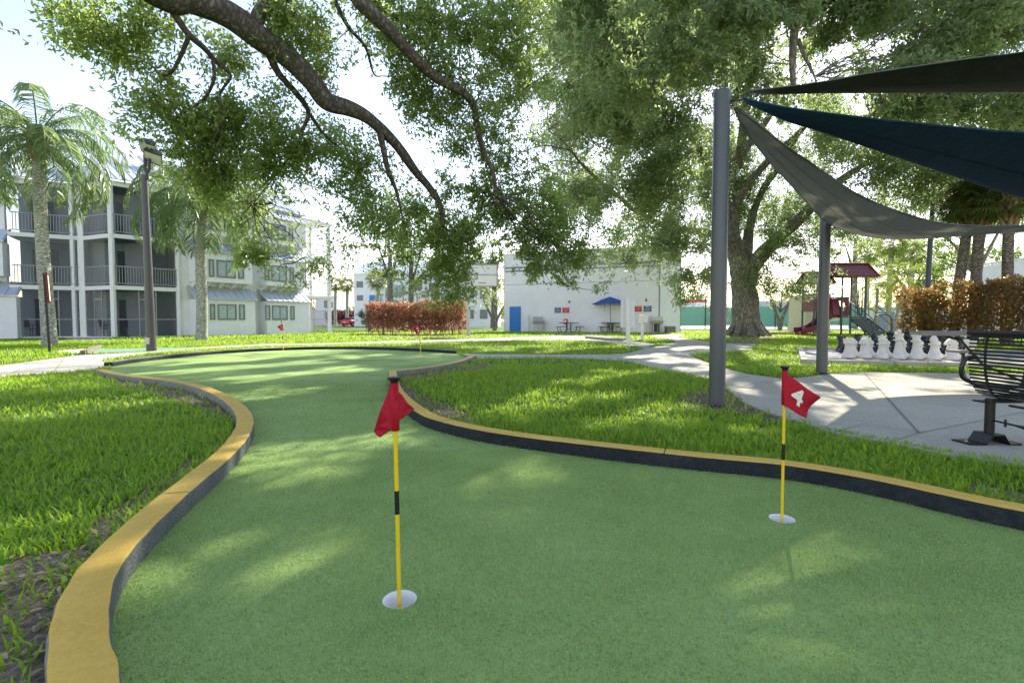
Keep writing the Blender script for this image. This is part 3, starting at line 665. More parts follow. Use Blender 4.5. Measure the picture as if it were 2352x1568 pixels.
def roofslope(P, Q, e=.45, run=4.6, rise=2.6, gable='both', z=3 * FL + .1):
    T, L = frameT(P, Q); b = MB(); b.T = T; shed(b, -.2, L + .2, e, z, -run, z + rise); obj('roof', b, M['metalroof'], BLD, True)
    g = MB(); g.T = T
    for s in (-.12, L + .02): g.extr([(e - .1, z), (-run, z), (-run, z + rise + .35), (-run + .3, z + rise + .35)], 'x', s, s + .1)
    obj('gable_wall', g, M['white_stucco'], BLD, True)

A0, A1 = (-26.5, 26.6), (-24.0, 28.2)
B0, B1 = (-21.6, 27.2), (-19.5, 29.4)
C1, D1, E1 = (-17.0, 33.0), (-15.2, 36.6), (-14.25, 38.6)
balcony_bay(A0, A1); balcony_bay(A1, B0, 1.6, False); balcony_bay(B0, B1, 2.2)
column(A1, .17); column(B0, .10)
column((A1[0] - .38, A1[1] - .22), .10); column(B1, .12)
roofslope(A0, A1, run=5.2, rise=2.3); roofslope(B0, B1,   .5, 5.5, 2.4)
b = MB().prism([(-28, 28.7), (-25.15, 30.15), (-24.1, 28.6), (-23.3, 28.95), (-21.15, 31.2), (-19.4, 30.1), (-16.95, 34.2), (-22, 40), (-32, 36)], 0, 3 * FL); obj('core_wall', b, M['white_stucco'], BLD, True)
def wall_bay(P, Q, s0, s1, wins, zr=0.0):
    T, L = frameT(P, Q); nn = T.col[1].xy * .86; ws = [(onwall(a, 717, Vector(P) + nn, Vector(Q) + nn)[0], onwall(c, 717, Vector(P) + nn, Vector(Q) + nn)[0], p) for a, c, p in wins]
    b = MB(); b.T = T; b.box(0, L, -.3, 0, 0, 3 * FL + .4); obj('wall', b, M['white_stucco'], BLD, True)
    # ground-floor bay, its lean-to roof, the upper bay on brackets, its roof, the top bay
    b = MB(); b.T = T; b.box(s0, s1, .002, .85, 0, 2.2); obj('bay', b, M['white_stucco'], BLD, True)
    r = MB(); r.T = T; shed(r, s0 - .12, s1 + .12, 1.0, 2.2, .004, 2.95); obj('bay_roof', r, M['metalroof'], BLD, True)
    for zb, zt, zz in ((3.25, 5.0, 5.65), (6.05, 7.7, 8.3)):
        b = MB(); b.T = T; b.box(s0, s1 - .15, .002, .85, zb, zt); obj('bay', b, M['white_stucco'], BLD, True)
        r = MB(); r.T = T; shed(r, s0 - .1, s1 - .05, 1.0, zt, .004, zz); obj('bay_roof', r, M['metalroof'], BLD, True)
        k = MB(); k.T = T
        for i in range(5):
            x = s0 + .15 + (s1 - s0 - .5) * i / 4; k.extr([(.002, zb - .42), (.002, zb - .002), (.8, zb - .002)], 'x', x - .05, x + .05)
        obj('bracket', k, M['white_stucco'], BLD, True)
    for z0, z1 in ((.98, 1.94), (3.55, 4.6), (6.35, 7.35)):
        for a, c, p in ws: window(BLD, T, a, c, z0, z1, .855, p)
    return T, L
TC, LC = wall_bay(B1, C1, .55, 4.05, ((482, 494, 1), (500, 543, 2), (549, 562, 1)))
TD, LD = wall_bay(C1, D1, .35, 3.75, ((609, 620, 1), (625, 660, 2), (667, 676, 1)))
roofslope(B1, C1, .3, 5, 2.8); roofslope(C1, D1, .3, 5, 2.8)
b = MB(); b.T = TD; b.tube([(.1, .12, 0), (.1, .12, 3.2), (.1, .3, 3.4), (.1, .3, 3.55)], .05, 8); obj('downspout', b, M['trim'], BLD, True)
T, L = frameT(D1, E1)
for k in (1, 2, 3):
    b = MB(); b.T = T; b.box(-.05, L + .5, -2.2, .2, k * FL - .18, k * FL + .02); obj('balcony_floor', b, M['trim'], BLD, True)
    if k < 3: railing(T, L + .3, k * FL, .1, BLD)
for s, n in ((L + .25, .0), (L + .25, -2.0), (.5, -1.9)):
    b = MB(); b.T = T; b.box(s - .11, s + .11, n - .11, n + .11, 0, 3 * FL - .18); obj('column', b, M['trim'], BLD, True)
b = MB(); b.T = T; b.box(-.3, .0, -2.2, 0.0, 0, 3 * FL); obj('end_wall', b, M['white_stucco'], BLD, True)
b = MB(); b.T = T; b.box(.1, .15, .02, .06, 0, 2.55); b.box(.9, .94, .02, .06, 0, 2.55); b.box(.15, L + .1, .025, .055, 1.0, 1.05); obj('screen_frame', b, M['greytrim'], BLD, True)
b = MB(); b.T = T; b.quad((.1, .03, .05), (L + .1, .03, .05), (L + .1, .03, 2.5), (.1, .03, 2.5)); obj('insect_screen', b, clearmat('thin_screen', (.2, .22, .23), .3), BLD, True)
# the bay at the photo's left edge
P_, Q_ = (-31.2, 24.5), (-26.1, 27.2)
T, L = frameT(P_, Q_); s1, _ = onwall(31, 740, P_, Q_)
b = MB(); b.T = T; b.box(0, L - .9, -.3, 0, 0, 3 * FL); obj('wall', b, M['white_stucco'], BLD, True)
b = MB(); b.T = T; b.box(.5, L - .3, .002, .9, 0, 2.2); b.box(.5, L - .75, .002, .9, 3.25, 5.0); obj('bay', b, M['white_stucco'], BLD, True)
r = MB(); r.T = T; shed(r, .4, L - .2, 1.02, 2.2, .004, 2.95); shed(r, .4, L - .65, 1.02, 5.0, .004, 5.7); obj('bay_roof', r, M['metalroof'], BLD, True)

def patio_chair(px, Y, rz, label):
    p = at(px, 760, Y); t = thing('patio_chair', label, 'chair', (p.x, p.y, .06), rz, 'metal chairs on the ground-floor porch')
    b = MB()
    for x in (-.26, .26):
        b.tube([(x, -.24, 0), (x, -.25, .62), (x, .24, .64)], .016, 6); b.tube([(x, .24, 0), (x, .26, .5), (x, .32, .95)], .016, 6)
    obj('frame', b, M['black'], t)
    b = MB(); b.box(-.25, .25, -.24, .25, .40, .43); obj('seat', b, M['black'], t)
    b = MB()
    for i in range(6): b.add([(-.25, .265 + .011 * i, .5 + .075 * i), (.25, .265 + .011 * i, .5 + .075 * i), (.25, .272 + .011 * i, .55 + .075 * i), (-.25, .272 + .011 * i, .55 + .075 * i)], [(0, 1, 2, 3)])
    for i in range(6): x = -.22 + .088 * i; b.add([(x - .02, .263, .5), (x + .02, .263, .5), (x + .02, .325, .93), (x - .02, .325, .93)], [(0, 1, 2, 3)])
    obj('backrest', b, M['black'], t)
for a in ((246, 28.9, R(150), 'dark metal patio chair left of the white column on the ground-floor porch'), (284, 29.4, R(205), 'dark metal patio chair right of the white column on the ground-floor porch'), (72, 27.6, R(170), 'dark metal chair on the leftmost ground-floor porch, behind the palm')): patio_chair(*a)

# ------------------------------------------------------------------ white utility building
WA, WB_, WC, WD = (-.58, 42.0), (11.0, 37.3), (13.75, 40.9), (2.2, 45.6)
UB = thing('utility_building', 'tall windowless white building with a bright blue door behind the picnic tables', 'building', (5, 41, 0))
TW, LW = frameT(WA, WB_)
ztop = onwall(1160, 587, WA, WB_)[1]
b = MB().prism([WA, WB_, WC, WD], 0, ztop); obj('wall', b, M['grey_stucco'], UB, True)
b = MB(); b.T = TW; b.box(-.08, LW + .06, -.2, .05, ztop + .002, ztop + .16); T2, L2 = frameT(WB_, WC); b.T = T2; b.box(.06, L2 + .08, -.2, .05, ztop + .004, ztop + .158); obj('coping', b, M['trim'], UB, True)
b = MB(); b.T = TW
z1, z2, z3 = onwall(1180, 614.5, WA, WB_)[1], onwall(1180, 619.5, WA, WB_)[1], onwall(1180, 654, WA, WB_)[1]
b.box(.02, LW - .01, .002, .02, z1 - .1, z1 + .06); b.box(.02, LW - .01, .002, .02, z2 - .19, z2 - .06); b.box(.02, LW - .01, .002, .012, z3, z3 + .03)
b.box(LW - .1, LW + .012, .001, .022, 0, ztop); obj('painted_band', b, M['stripe'], UB, True)
b = MB(); b.T = T2; b.box(.03, L2, .002, .015, z1 - .02, z1 + .03); b.box(.03, L2, .002, .015, z2 - .16, z2 - .12); b.box(L2 - .12, L2 + .01, .002, .02, 0, ztop); obj('painted_band', b, M['stripe'], UB, True)
b = MB(); b.T = TW; b.tube([(-.02, .08, 0), (-.02, .08, ztop - .1)], .06, 8); obj('downspout', b, M['trim'], UB, True)
s0, zt = onwall(1172, 705.5, WA, WB_); s1, _ = onwall(1195, 705.5, WA, WB_)
b = MB(); b.T = TW; b.box(s0, s1, .003, .04, 0.02, zt); d = obj('door', b, M['bluedoor'], UB, True)
b = MB(); b.T = TW; b.box(s0 - .05, s0, .002, .05, 0, zt + .05); b.box(s1, s1 + .05, .002, .05, 0, zt + .05); b.box(s0, s1, .002, .05, zt, zt + .05); obj('door_frame', b, M['bluedoor'], d, True)
b = MB(); b.T = TW; b.tube([(s0 + .09, .04, 1.0), (s0 + .09, .1, 1.0)], .035, 10); obj('door_knob', b, M['chrome'], d, True)
def wallsign(px0, py0, px1, py1, colr, label, heavy):
    a, za = onwall(px0, py0, WA, WB_); c, zc = onwall(px1, py1, WA, WB_)
    o = TW @ Vector(((a + c) / 2, 0, zc)); t = thing('wall_sign', label, 'sign', o, 0, 'rules signs on the white building')
    b = MB(); b.T = TW; b.box(a, c, .004, .025, zc, za); obj('board', b, M[colr], t, True)
    k = MB(); k.T = TW; w_, h = c - a, za - zc
    for i, (u0, u1, v, th) in enumerate(heavy): k.box(a + w_ * u0, a + w_ * u1, .0255, .028, zc + h * v, zc + h * (v + th))
    obj('lettering', k, M['white'], t, True)
blue_lines = [(.3, .7, .82, .10), (.12, .88, .58, .03), (.12, .82, .48, .03), (.12, .88, .30, .03), (.12, .78, .20, .03)]
red_lines = [(.1, .9, .84, .06), (.15, .85, .55, .025), (.15, .85, .45, .025), (.38, .62, .18, .07)]
wallsign(1274, 706, 1288.5, 718.5, 'signblue', 'blue rules sign beside a red one, left of the picnic umbrella', blue_lines)
wallsign(1292, 706, 1307.5, 718.5, 'signred', 'red rules sign above the left picnic table', red_lines)
wallsign(1457.5, 702.5, 1474, 715.5, 'signred', 'red rules sign on the wall just right of the blank white panel', red_lines)
wallsign(1478.5, 702.5, 1496.5, 715.5, 'signblue', 'blue rules sign above the right-hand grill', blue_lines)
def wallbox(name, px0, py0, px1, py1, dep, m, label, cat, extra=None):
    a, za = onwall(px0, py0, WA, WB_); c, zc = onwall(px1, py1, WA, WB_)
    t = thing(name, label, cat, TW @ Vector(((a + c) / 2, 0, zc))); b = MB(); b.T = TW; b.box(a, c, .003, dep, zc, za); bevel(obj('housing', b, M[m], t, True), .02)
    k = MB(); k.T = TW; w_, h = c - a, za - zc; k.box(a + w_ * .2, c - w_ * .2, dep + .001, dep + .012, zc + h * .2, za - h * .25); obj('cover', k, M[extra or m], t, True)
wallbox('wall_light', 1312, 646, 1324, 654, .25, 'stripe', 'grey box light high on the white wall behind the hanging leaves', 'light', 'lens')
wallbox('wall_light', 1507, 645, 1518, 656, .35, 'white', 'white floodlight high at the corner of the white building', 'light', 'lens')
wallbox('alarm_bell', 1306, 690.5, 1309.5, 696, .08, 'signred', 'small red bell on the wall above the left pair of signs', 'alarm')
wallbox('alarm_bell', 1482.5, 686, 1486, 692, .08, 'signred', 'small red bell on the wall above the right pair of signs', 'alarm')
wallbox('extinguisher_cabinet', 1296, 732, 1304, 744, .2, 'signred', 'red fire extinguisher cabinet on the wall behind the left picnic table', 'cabinet', 'white')

# ------------------------------------------------------------------ apartments far behind the red hedge
FB = thing('apartment_block', 'distant white three-storey apartments with blue doors behind the red hedge', 'building', (-15, 78, 0))
FP, FQ = (-25.2, 80.0), (-9.0, 76.0)
TF, LF = frameT(FP, FQ)
b = MB(); b.T = TF; b.box(0, LF, -10, 0, 0, 8.4); obj('wall', b, M['white_stucco'], FB, True)
b = MB(); b.T = TF; shed(b, -.2, LF + .2, .3, 8.4, -5, 10.6, seam=.8); obj('roof', b, M['metalroof'], FB, True)
def fwin(px0, py0, px1, py1, m='winframe', name='window'):
    a, za = onwall(px0, py0, FP, FQ); c, zc = onwall(px1, py1, FP, FQ); b = MB(); b.T = TF; b.box(a, c, .004, .06, zc, za); return obj(name, b, M[m], FB, True)
for q in ((819, 646, 834, 660), (820, 678, 834, 690)): fwin(*q)
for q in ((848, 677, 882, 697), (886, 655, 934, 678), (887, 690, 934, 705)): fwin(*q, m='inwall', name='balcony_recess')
b = MB(); b.T = TF
for a_, z_ in ((848, 690), (886, 671)):
    s_, zz = onwall(a_, z_, FP, FQ); b.box(s_, s_ + 2.8, .07, .12, zz - .8, zz)
obj('railing', b, M['stripe'], FB, True)
a, za = onwall(850, 678.5, FP, FQ); c, zc = onwall(860.5, 696.5, FP, FQ); b = MB(); b.T = TF; b.box(a, c, .062, .09, zc, za); obj('door', b, M['bluedoor'], FB, True)
b = MB(); b.T = TF
for px in (884, 938, 975): s_, _ = onwall(px, 680, FP, FQ); b.box(s_ - .2, s_ + .2, .01, .35, 0, 8.4)
obj('pier', b, M['trim'], FB, True)
for px in (952, 985): a, za = onwall(px, 650, FP, FQ); b = MB(); b.T = TF; b.box(a, a + 1.2, .004, .05, za - 1.1, za); obj('window', b, M['winframe'], FB, True); 
FB2 = thing('apartment_block', 'pale far apartment wing partly hidden by trees left of the white building', 'building', (-6, 72, 0))
T, L = frameT((-9.3, 72), (-3, 71)); b = MB(); b.T = T; b.box(0, L, -8, 0, 0, 8.0); obj('wall', b, M['grey_stucco'], FB2, True)
b = MB(); b.T = T; shed(b, -.3, L + .3, .3, 8.0, -5, 10.0, seam=.8); obj('roof', b, M['metalroof'], FB2, True)
for i in range(3):
    for k in range(2): b = MB(); b.T = T; b.box(.8 + i * 2, 1.9 + i * 2, .004, .06, 1.2 + 2.8 * k, 2.5 + 2.8 * k); obj('window', b, M['winframe'], FB2, True)
lw = thing('low_building', 'low white flat-roofed building far off beyond the parked car', 'building', (-40, 105, 0))
b = MB().box(-44, -24, 104, 116, 0, 3.0).box(-41.5, -37, 106, 112, 3.0, 6.2); obj('wall', b, M['palewall'], lw, True)
b = MB().box(-39.7, -39.0, 105.94, 105.99, 3.6, 5.2).box(-38.3, -37.8, 105.94, 105.99, 3.6, 4.9); obj('window', b, M['winframe'], lw, True)
b = MB().box(-44.2, -23.8, 103.8, 104.1, 2.9, 3.15); obj('parapet', b, M['trim'], lw, True)
rb = thing('house', 'grey-white house with dark windows at the right edge, beyond the right hedge', 'building', (46, 44, 0))
RA, RB = (41.5, 45.0), (50.0, 38.0)
T, L = frameT(RA, RB); zt = onwall(2275, 612, RA, RB)[1]
b = MB(); b.T = T; b.add([(0, 0, 0), (L, 0, 0), (L, 0, zt + 1.6), (0, 0, zt), (0, -8, 0), (L, -8, 0), (L, -8, zt + 1.6), (0, -8, zt)], [(0, 1, 2, 3), (5, 4, 7, 6), (4, 0, 3, 7), (1, 5, 6, 2), (3, 2, 6, 7)]); obj('wall', b, M['white_stucco'], rb, True)
b = MB(); b.T = T; b.add([(-.1, .1, zt + .01), (L, .1, zt + 1.61), (L, -.3, zt + 1.61), (-.1, -.3, zt + .01), (-.1, .1, zt + .2), (L, .1, zt + 1.8), (L, -.3, zt + 1.8), (-.1, -.3, zt + .2)], [(0, 1, 5, 4), (4, 5, 6, 7), (0, 4, 7, 3)]); obj('coping', b, M['trim'], rb, True)
for px0, px1, py0 in ((2266, 2271, 638), (2280, 2292, 645), (2325, 2332, 640)):
    a, za = onwall(px0, py0, RA, RB); c, _ = onwall(px1, py0, RA, RB); b = MB(); b.T = T; b.box(a, c, .004, .05, .6, za); obj('window', b, M['winframe'], rb, True)
for lab, x0, y0, x1, y1, h in (('pale far house with a red band seen between the white building and the oak', 1567, 90, 1620, 90, 4.2), ('grey shed roofline beyond the green tennis screen', 1740, 75, 1855, 74, 3.6)):
    P_, Q_ = at(x0, 736, y0), at(x1, 736, y1); o = (P_ + Q_) / 2; t = thing('low_building', lab, 'building', (o.x, o.y, 0))
    T, L = frameT((P_.x, P_.y), (Q_.x, Q_.y)); b = MB(); b.T = T; b.box(0, L, -5, 0, 0, h); obj('wall', b, M['palewall' if 'red' in lab else 'inwall'], t, True)
    b = MB(); b.T = T; b.box(-.2, L + .2, -5, .1, h + .003, h + (.55 if 'red' in lab else .3)); obj('roof', b, M['signred' if 'red' in lab else 'trim'], t, True)

# ================================================================== THINGS
def textmesh(s, size=1.0):
    c = bpy.data.curves.new('digit', 'FONT'); c.body = s; c.size = size; c.align_x = 'CENTER'; c.align_y = 'CENTER'; c.offset = 0.022
    o = bpy.data.objects.new('digit', c); COL.objects.link(o); dg = bpy.context.evaluated_depsgraph_get(); dg.update()
    me = o.evaluated_get(dg).to_mesh(); vs = [v.co.copy() for v in me.vertices]; fs = [tuple(p.vertices) for p in me.polygons]
    o.evaluated_get(dg).to_mesh_clear(); bpy.data.objects.remove(o); return vs, fs

def golf_flag(label, bx, by, tx, ty, quad, digit, dpos, dsize, wings=None, rod=0.0048, wave=0.02):
    """bx,by: foot; tx,ty: top of the knob; quad: TL, BL, TR, BR of the cloth in photo pixels, all at the rod's distance"""
    f = gnd(bx, by); Y = f.y; top = at(tx, ty, Y); t = thing('golf_flag', label, 'flag', (f.x, f.y, -0.09), 0, 'flags standing in the cups of the putting green')
    def pt(k): return Vector((f.x + (top.x - f.x) * k, f.y, -0.09 + (top.z + 0.09) * k))
    zt = top.z; kz = lambda z: (z + .09) / (zt + .09)
    ka, kb = kz(zt * .39), kz(zt * .495)
    obj('pole', MB().tube([pt(0), pt(ka)], rod, 12).tube([pt(kb), pt(kz(zt - .03))], rod, 12), M['flagpole'], t, True)
    obj('grip_band', MB().tube([pt(ka), pt(kb)], rod * 1.12, 12), M['black'], t, True)
    k = MB(); o = pt(1.0)
    k.lathe([(rod * 1.35, -.045), (rod * 1.5, -.03), (rod * 2.0, -.014), (rod * 3.0, -.006), (rod * 3.1, -.002), (rod * 2.7, 0.0), (0.0003, 0.001)], 0, 0, 16); k.v = [(a + o.x, b_ + o.y, c + o.z) for a, b_, c in k.v]; obj('knob', k, M['black'], t, True)
    TL, BL, TR, BR = [at(a, c, Y) for a, c in quad]
    def surf(u, v, lift=0.0):
        a = TL.lerp(TR, u); b_ = BL.lerp(BR, u); p = a.lerp(b_, v)
        s = max(1, zt / .7) if False else 1
        y = -wave * math.sin(u * 2.6 + v * 1.2) - .012 * u * math.sin(v * 5 + 2 * u) - .008 * math.sin(9 * u + 3 * v) * u
        p = p + Vector((0, y - .006, .004 * math.sin(u * 7 + v) * u)); p.y -= lift
        return p
    n = 18; b = MB(); vs = [surf(i / n, j / n) for j in range(n + 1) for i in range(n + 1)]
    b.add(vs, [(j * (n + 1) + i, (j + 1) * (n + 1) + i, (j + 1) * (n + 1) + i + 1, j * (n + 1) + i + 1) for j in range(n) for i in range(n)], True)
    h = abs(TL.z - BL.z); zz = TL.z
    b.tube([pt(kz(zz + .004)), pt(kz(zz - h))], rod * 1.9, 14)
    if wings:
        for tri in wings:
            Wp = [at(a, c, Y + d) for a, c, d in tri]; A, B_, C_, D_ = Wp
            m = 10; ws = [A.lerp(B_, i / m).lerp(D_.lerp(C_, i / m), j / m) + Vector((0, .008 * math.sin(i * .8 + j * .5), 0)) for j in range(m + 1) for i in range(m + 1)]
            b.add(ws, [(j * (m + 1) + i, j * (m + 1) + i + 1, (j + 1) * (m + 1) + i + 1, (j + 1) * (m + 1) + i) for j in range(m) for i in range(m)], True)
    c = obj('flag', b, M['flagred'], t, True)
    md = c.modifiers.new('cloth', 'SOLIDIFY'); md.thickness = 0.0008; md.offset = 0
    if digit:
        vs, fs = textmesh(digit)
        V2 = [surf(dpos[0] + v.x * dsize[0], dpos[1] - v.y * dsize[1], .0022) for v in vs]
        obj('number', MB().add(V2, fs), M['white'], c, True)
    return t
golf_flag('nearest red golf flag, folded over, on a yellow rod with a black band', 918, 1377, 905, 865,
          [(897, 882), (899, 988), (917, 882), (917, 988)], None, None, None, rod=0.0072, wave=0.0,
          wings=[[(897, 882, .006), (858, 988, .05), (873, 1004, .06), (902, 984, .008)], [(916, 900, .004), (951, 940, .07), (930, 956, .055), (917, 966, .01)], [(897, 960, .002), (856, 990, .046), (874, 1003, .05), (902, 985, .002)]])
golf_flag('red golf flag bearing a white 4 on a yellow rod with black band', 1796, 1191, 1803, 840,
          [(1795, 853), (1794, 929), (1876, 911), (1854, 963)], '4', (.42, .50), (.74, .76), rod=0.0066, wave=0.022)
golf_flag('red golf flag bearing a white 2 at the far end of the putting green', 967.5, 819.5, 961.5, 741,
          [(964, 745), (966, 761), (949.5, 755.5), (956, 768)], '2', (.40, .55), (-.7, .85), rod=0.010, wave=0.03)
golf_flag('small red golf flag farthest left on the green before the white wall bay', 651.5, 806.5, 646.7, 737.5,
          [(649, 744), (652.5, 757.5), (637, 750), (645, 760)], '1', (.30, .5), (-.8, .8), rod=0.009, wave=0.03)

# ---- shade sail posts and sails
def sail_post(px, by, ty, Y, r, label):
    f = gnd(px[1], by); f = Vector((f.x, f.y, 0)); top = at(px[0], ty, f.y)
    t = thing('sail_post', label, 'post', f, 0, 'posts of the shade sails')
    obj('pole', MB().tube([(0, 0, -.05), (0, 0, top.z - .03)], r, 28), M['post'], t)
    obj('base_collar', MB().lathe([(r + .035, -.02), (r + .035, .012), (r + .012, .03), (r + .001, .034)], n=24), M['bronze'], t)
    obj('cap', MB().lathe([(r + .002, top.z - .06), (r + .004, top.z - .03), (r + .004, top.z - .008), (r - .01, top.z), (.001, top.z + .002)], n=28), M['post'], t)
    return f, top
p1, top1 = sail_post((1654, 1646), 934, 209, 5.4, .084, 'tall thick grey post at the patio corner holding the shade sails')
p2, top2 = sail_post((1891, 1887), 859, 440, 8.8, .088, 'grey post behind the low sail, nearer the chess pieces')
def sail(name, label, e0, e1, m, hem, sag=.0, xt=None):
    a = [np.array(at(*q)) for q in e0]; c = [np.array(at(*q)) for q in e1]
    if xt: a.append(np.array(xt[0])); c.append(np.array(xt[1]))
    def res(p, n=56):
        p = spline([tuple(q) for q in p], 8); d = np.concatenate([[0], np.cumsum([np.linalg.norm(p[i + 1] - p[i]) for i in range(len(p) - 1)])]); P = np.array(p)
        t = np.linspace(0, d[-1], n); return np.stack([np.interp(t, d, P[:, k]) for k in range(3)], 1)
    A, C = res(a), res(c); n = len(A); m_ = 14; b = MB(); vs = []
    for i in range(n):
        wd = np.linalg.norm(A[i] - C[i])
        for j in range(m_ + 1):
            u = j / m_; p = A[i] * (1 - u) + C[i] * u; p[2] -= sag * wd * math.sin(math.pi * u); p[2] += .012 * math.sin(i * .9 + 5 * u) * min(1, wd) * math.exp(-i / 14); vs.append(tuple(p))
    b.add(vs, [(i * (m_ + 1) + j, i * (m_ + 1) + j + 1, (i + 1) * (m_ + 1) + j + 1, (i + 1) * (m_ + 1) + j) for i in range(n - 1) for j in range(m_)], True)
    t = thing(name, label, 'sail', (p1.x, p1.y, top1.z - .15), 0, 'shade sails over the patio')
    cl = obj('cloth', b, M[m], t, True); md = cl.modifiers.new('thick', 'SOLIDIFY'); md.thickness = .002
    h = MB()
    for E, O in ((A, C), (C, A)):
        h2 = []
        for i in range(n):
            d = O[i] - E[i]; L = np.linalg.norm(d); d = d / max(L, 1e-6) * min(.035, L * .4); h2 += [tuple(E[i] + [0, 0, -.004]), tuple(E[i] + d + [0, 0, -.004]), tuple(E[i] + d + [0, 0, .004]), tuple(E[i] + [0, 0, .004])]
        h.add(h2, [(4 * i + k, 4 * i + (k + 1) % 4, 4 * i + 4 + (k + 1) % 4, 4 * i + 4 + k) for i in range(n - 1) for k in range(4)], True)
    obj('hem', h, M[hem], t, True)
    h = MB()
    for u in (.36, .70):
        q = []
        for i in range(4, n):
            wd = np.linalg.norm(A[i] - C[i]); p0 = A[i] * (1 - u) + C[i] * u; dv = (C[i] - A[i]) / max(wd, 1e-6); z0 = -sag * wd * math.sin(math.pi * u) - .006
            q += [tuple(p0 - dv * .009 + [0, 0, z0]), tuple(p0 + dv * .009 + [0, 0, z0])]
        h.add(q, [(2 * i, 2 * i + 1, 2 * i + 3, 2 * i + 2) for i in range(len(q) // 2 - 1)], True)
    obj('seam', h, M[m], t, True)
    c0 = (A[0] + C[0]) / 2; h = MB(); pts = np.linspace(0, 1, 9); q = np.array(top1) + [.086, 0, -.12]
    if c0[2] < top1.z - .22: q = np.array(top1) + [.086, 0, -.22]
    for k in range(8):                                                # chain and shackle from post to cloth
        a_, b_ = q + (c0 - q) * k / 8, q + (c0 - q) * (k + 1.25) / 8; ax = unit(b_ - a_); s = unit(np.cross(ax, [0, 0, 1] if k % 2 else [0, 1, 0.2])) * .011
        h.tube([a_ - s * .2, a_ + s, b_ + s, b_ + s * .2, b_ - s, a_ - s], .0042, 6, closed=True)
    h.tube([tuple(c0 + [.0, 0, .03]), tuple(c0 + [-.03, 0, 0]), tuple(c0 + [0, 0, -.03]), tuple(c0 + [.05, 0, 0])], .007, 6, closed=True)
    obj('shackle', h, M['bronze'], t, True)
    return A, C
Cx = at(2760, 505, 8.6)
sail('shade_sail', 'lowest grey shade sail sagging under the blue one, dappled with sunlight',
     [(1697, 247, 5.42), (1732, 272, 5.45), (1779, 313.7, 5.5), (1826, 348.7, 5.6), (1869, 377, 5.7), (1909, 405.4, 5.85), (1959, 438.7, 6.05), (2026, 470.4, 6.4), (2092, 493.7, 6.8), (2159, 510.4, 7.1), (2226, 517, 7.4), (2352, 517, 7.8)],
     [(1688, 258, 5.42), (1706, 298.7, 5.6), (1736, 335, 6.0), (1766, 372, 6.5), (1806, 415, 7.2), (1846, 459, 7.9), (1879, 495, 8.4), (1902.6, 515, 8.7), (1942.6, 532, 8.8), (1992, 543.7, 8.85), (2042, 549.4, 8.9), (2109, 547, 8.95), (2192, 540, 9.0), (2276, 535, 9.0), (2352, 532, 9.0)], 'greysail', 'hem', .05, (Cx, Cx + Vector((0, .05, -.05))))
sail('shade_sail', 'dark blue shade sail between the upper olive and the lower grey one',
     [(1707, 224, 5.42), (1759, 237, 5.35), (1826, 248.7, 5.25), (1926, 262, 5.1), (2026, 273.7, 4.9), (2126, 283.7, 4.7), (2259, 297, 4.4), (2352, 303.7, 4.2), (2700, 330, 3.6)],
     [(1707, 234, 5.42), (1752, 255, 5.42), (1806, 278.7, 5.42), (1892, 305, 5.45), (1992, 338.7, 5.45), (2092, 372, 5.5), (2192, 405.4, 5.5), (2276, 433.7, 5.5), (2352, 455, 5.5), (2700, 560, 5.5)], 'bluesail', 'bluehem', .06)
sail('shade_sail', 'topmost olive grey shade sail widening towards the right edge',
     [(1716, 207, 5.42), (1792, 200, 5.35), (1892, 187, 5.2), (1992, 168.7, 5.0), (2126, 148.7, 4.8), (2259, 130, 4.6), (2352, 118.7, 4.4), (2700, 60, 3.9)],
     [(1722, 218, 5.42), (1826, 215.4, 5.5), (1959, 214, 5.6), (2159, 213, 5.7), (2352, 212, 5.8), (2700, 212, 6.0)], 'olivesail', 'hem', .05)

# ---- bench
bn = thing('bench', 'black metal slatted bench seen from behind on the patio', 'bench', (3.58, 3.72, .024))
prof = [(0.0, .838), (-.012, .74), (-.012, .62), (.0, .52), (.03, .43), (.075, .375), (.14, .355), (.25, .36), (.40, .385), (.48, .385), (.52, .36)]
pc = np.array(spline(prof, 14)); dd = np.concatenate([[0], np.cumsum(np.linalg.norm(np.diff(pc, axis=0), axis=1))])
X0, Ya, Yb = 3.56, 3.88, 2.12
def slats(d0, d1, st):
    b = MB(); d = d0
    while d < d1:
        x = np.interp(d, dd, pc[:, 0]); z = np.interp(d, dd, pc[:, 1]); x2 = np.interp(d + .004, dd, pc[:, 0]); z2 = np.interp(d + .004, dd, pc[:, 1])
        t = np.array([x2 - x, z2 - z]); t /= np.linalg.norm(t); n = np.array([-t[1], t[0]]); hw, ht = .0072, .0035
        c = [(X0 + x + t[0] * a * hw + n[0] * e * ht, z + t[1] * a * hw + n[1] * e * ht) for a, e in ((-1, -1), (1, -1), (1, 1), (-1, 1))]
        b.extr(c, 'y', Yb, Ya); d += st
    return b
obj('backrest', slats(.02, .50, .0268), M['black'], bn, True); obj('seat', slats(.52, dd[-1], .0268), M['black'], bn, True)
obj('top_rail', MB().tube([(X0 + .002, Ya + .02, .845), (X0 + .002, Yb, .845)], .021, 12), M['black'], bn, True)
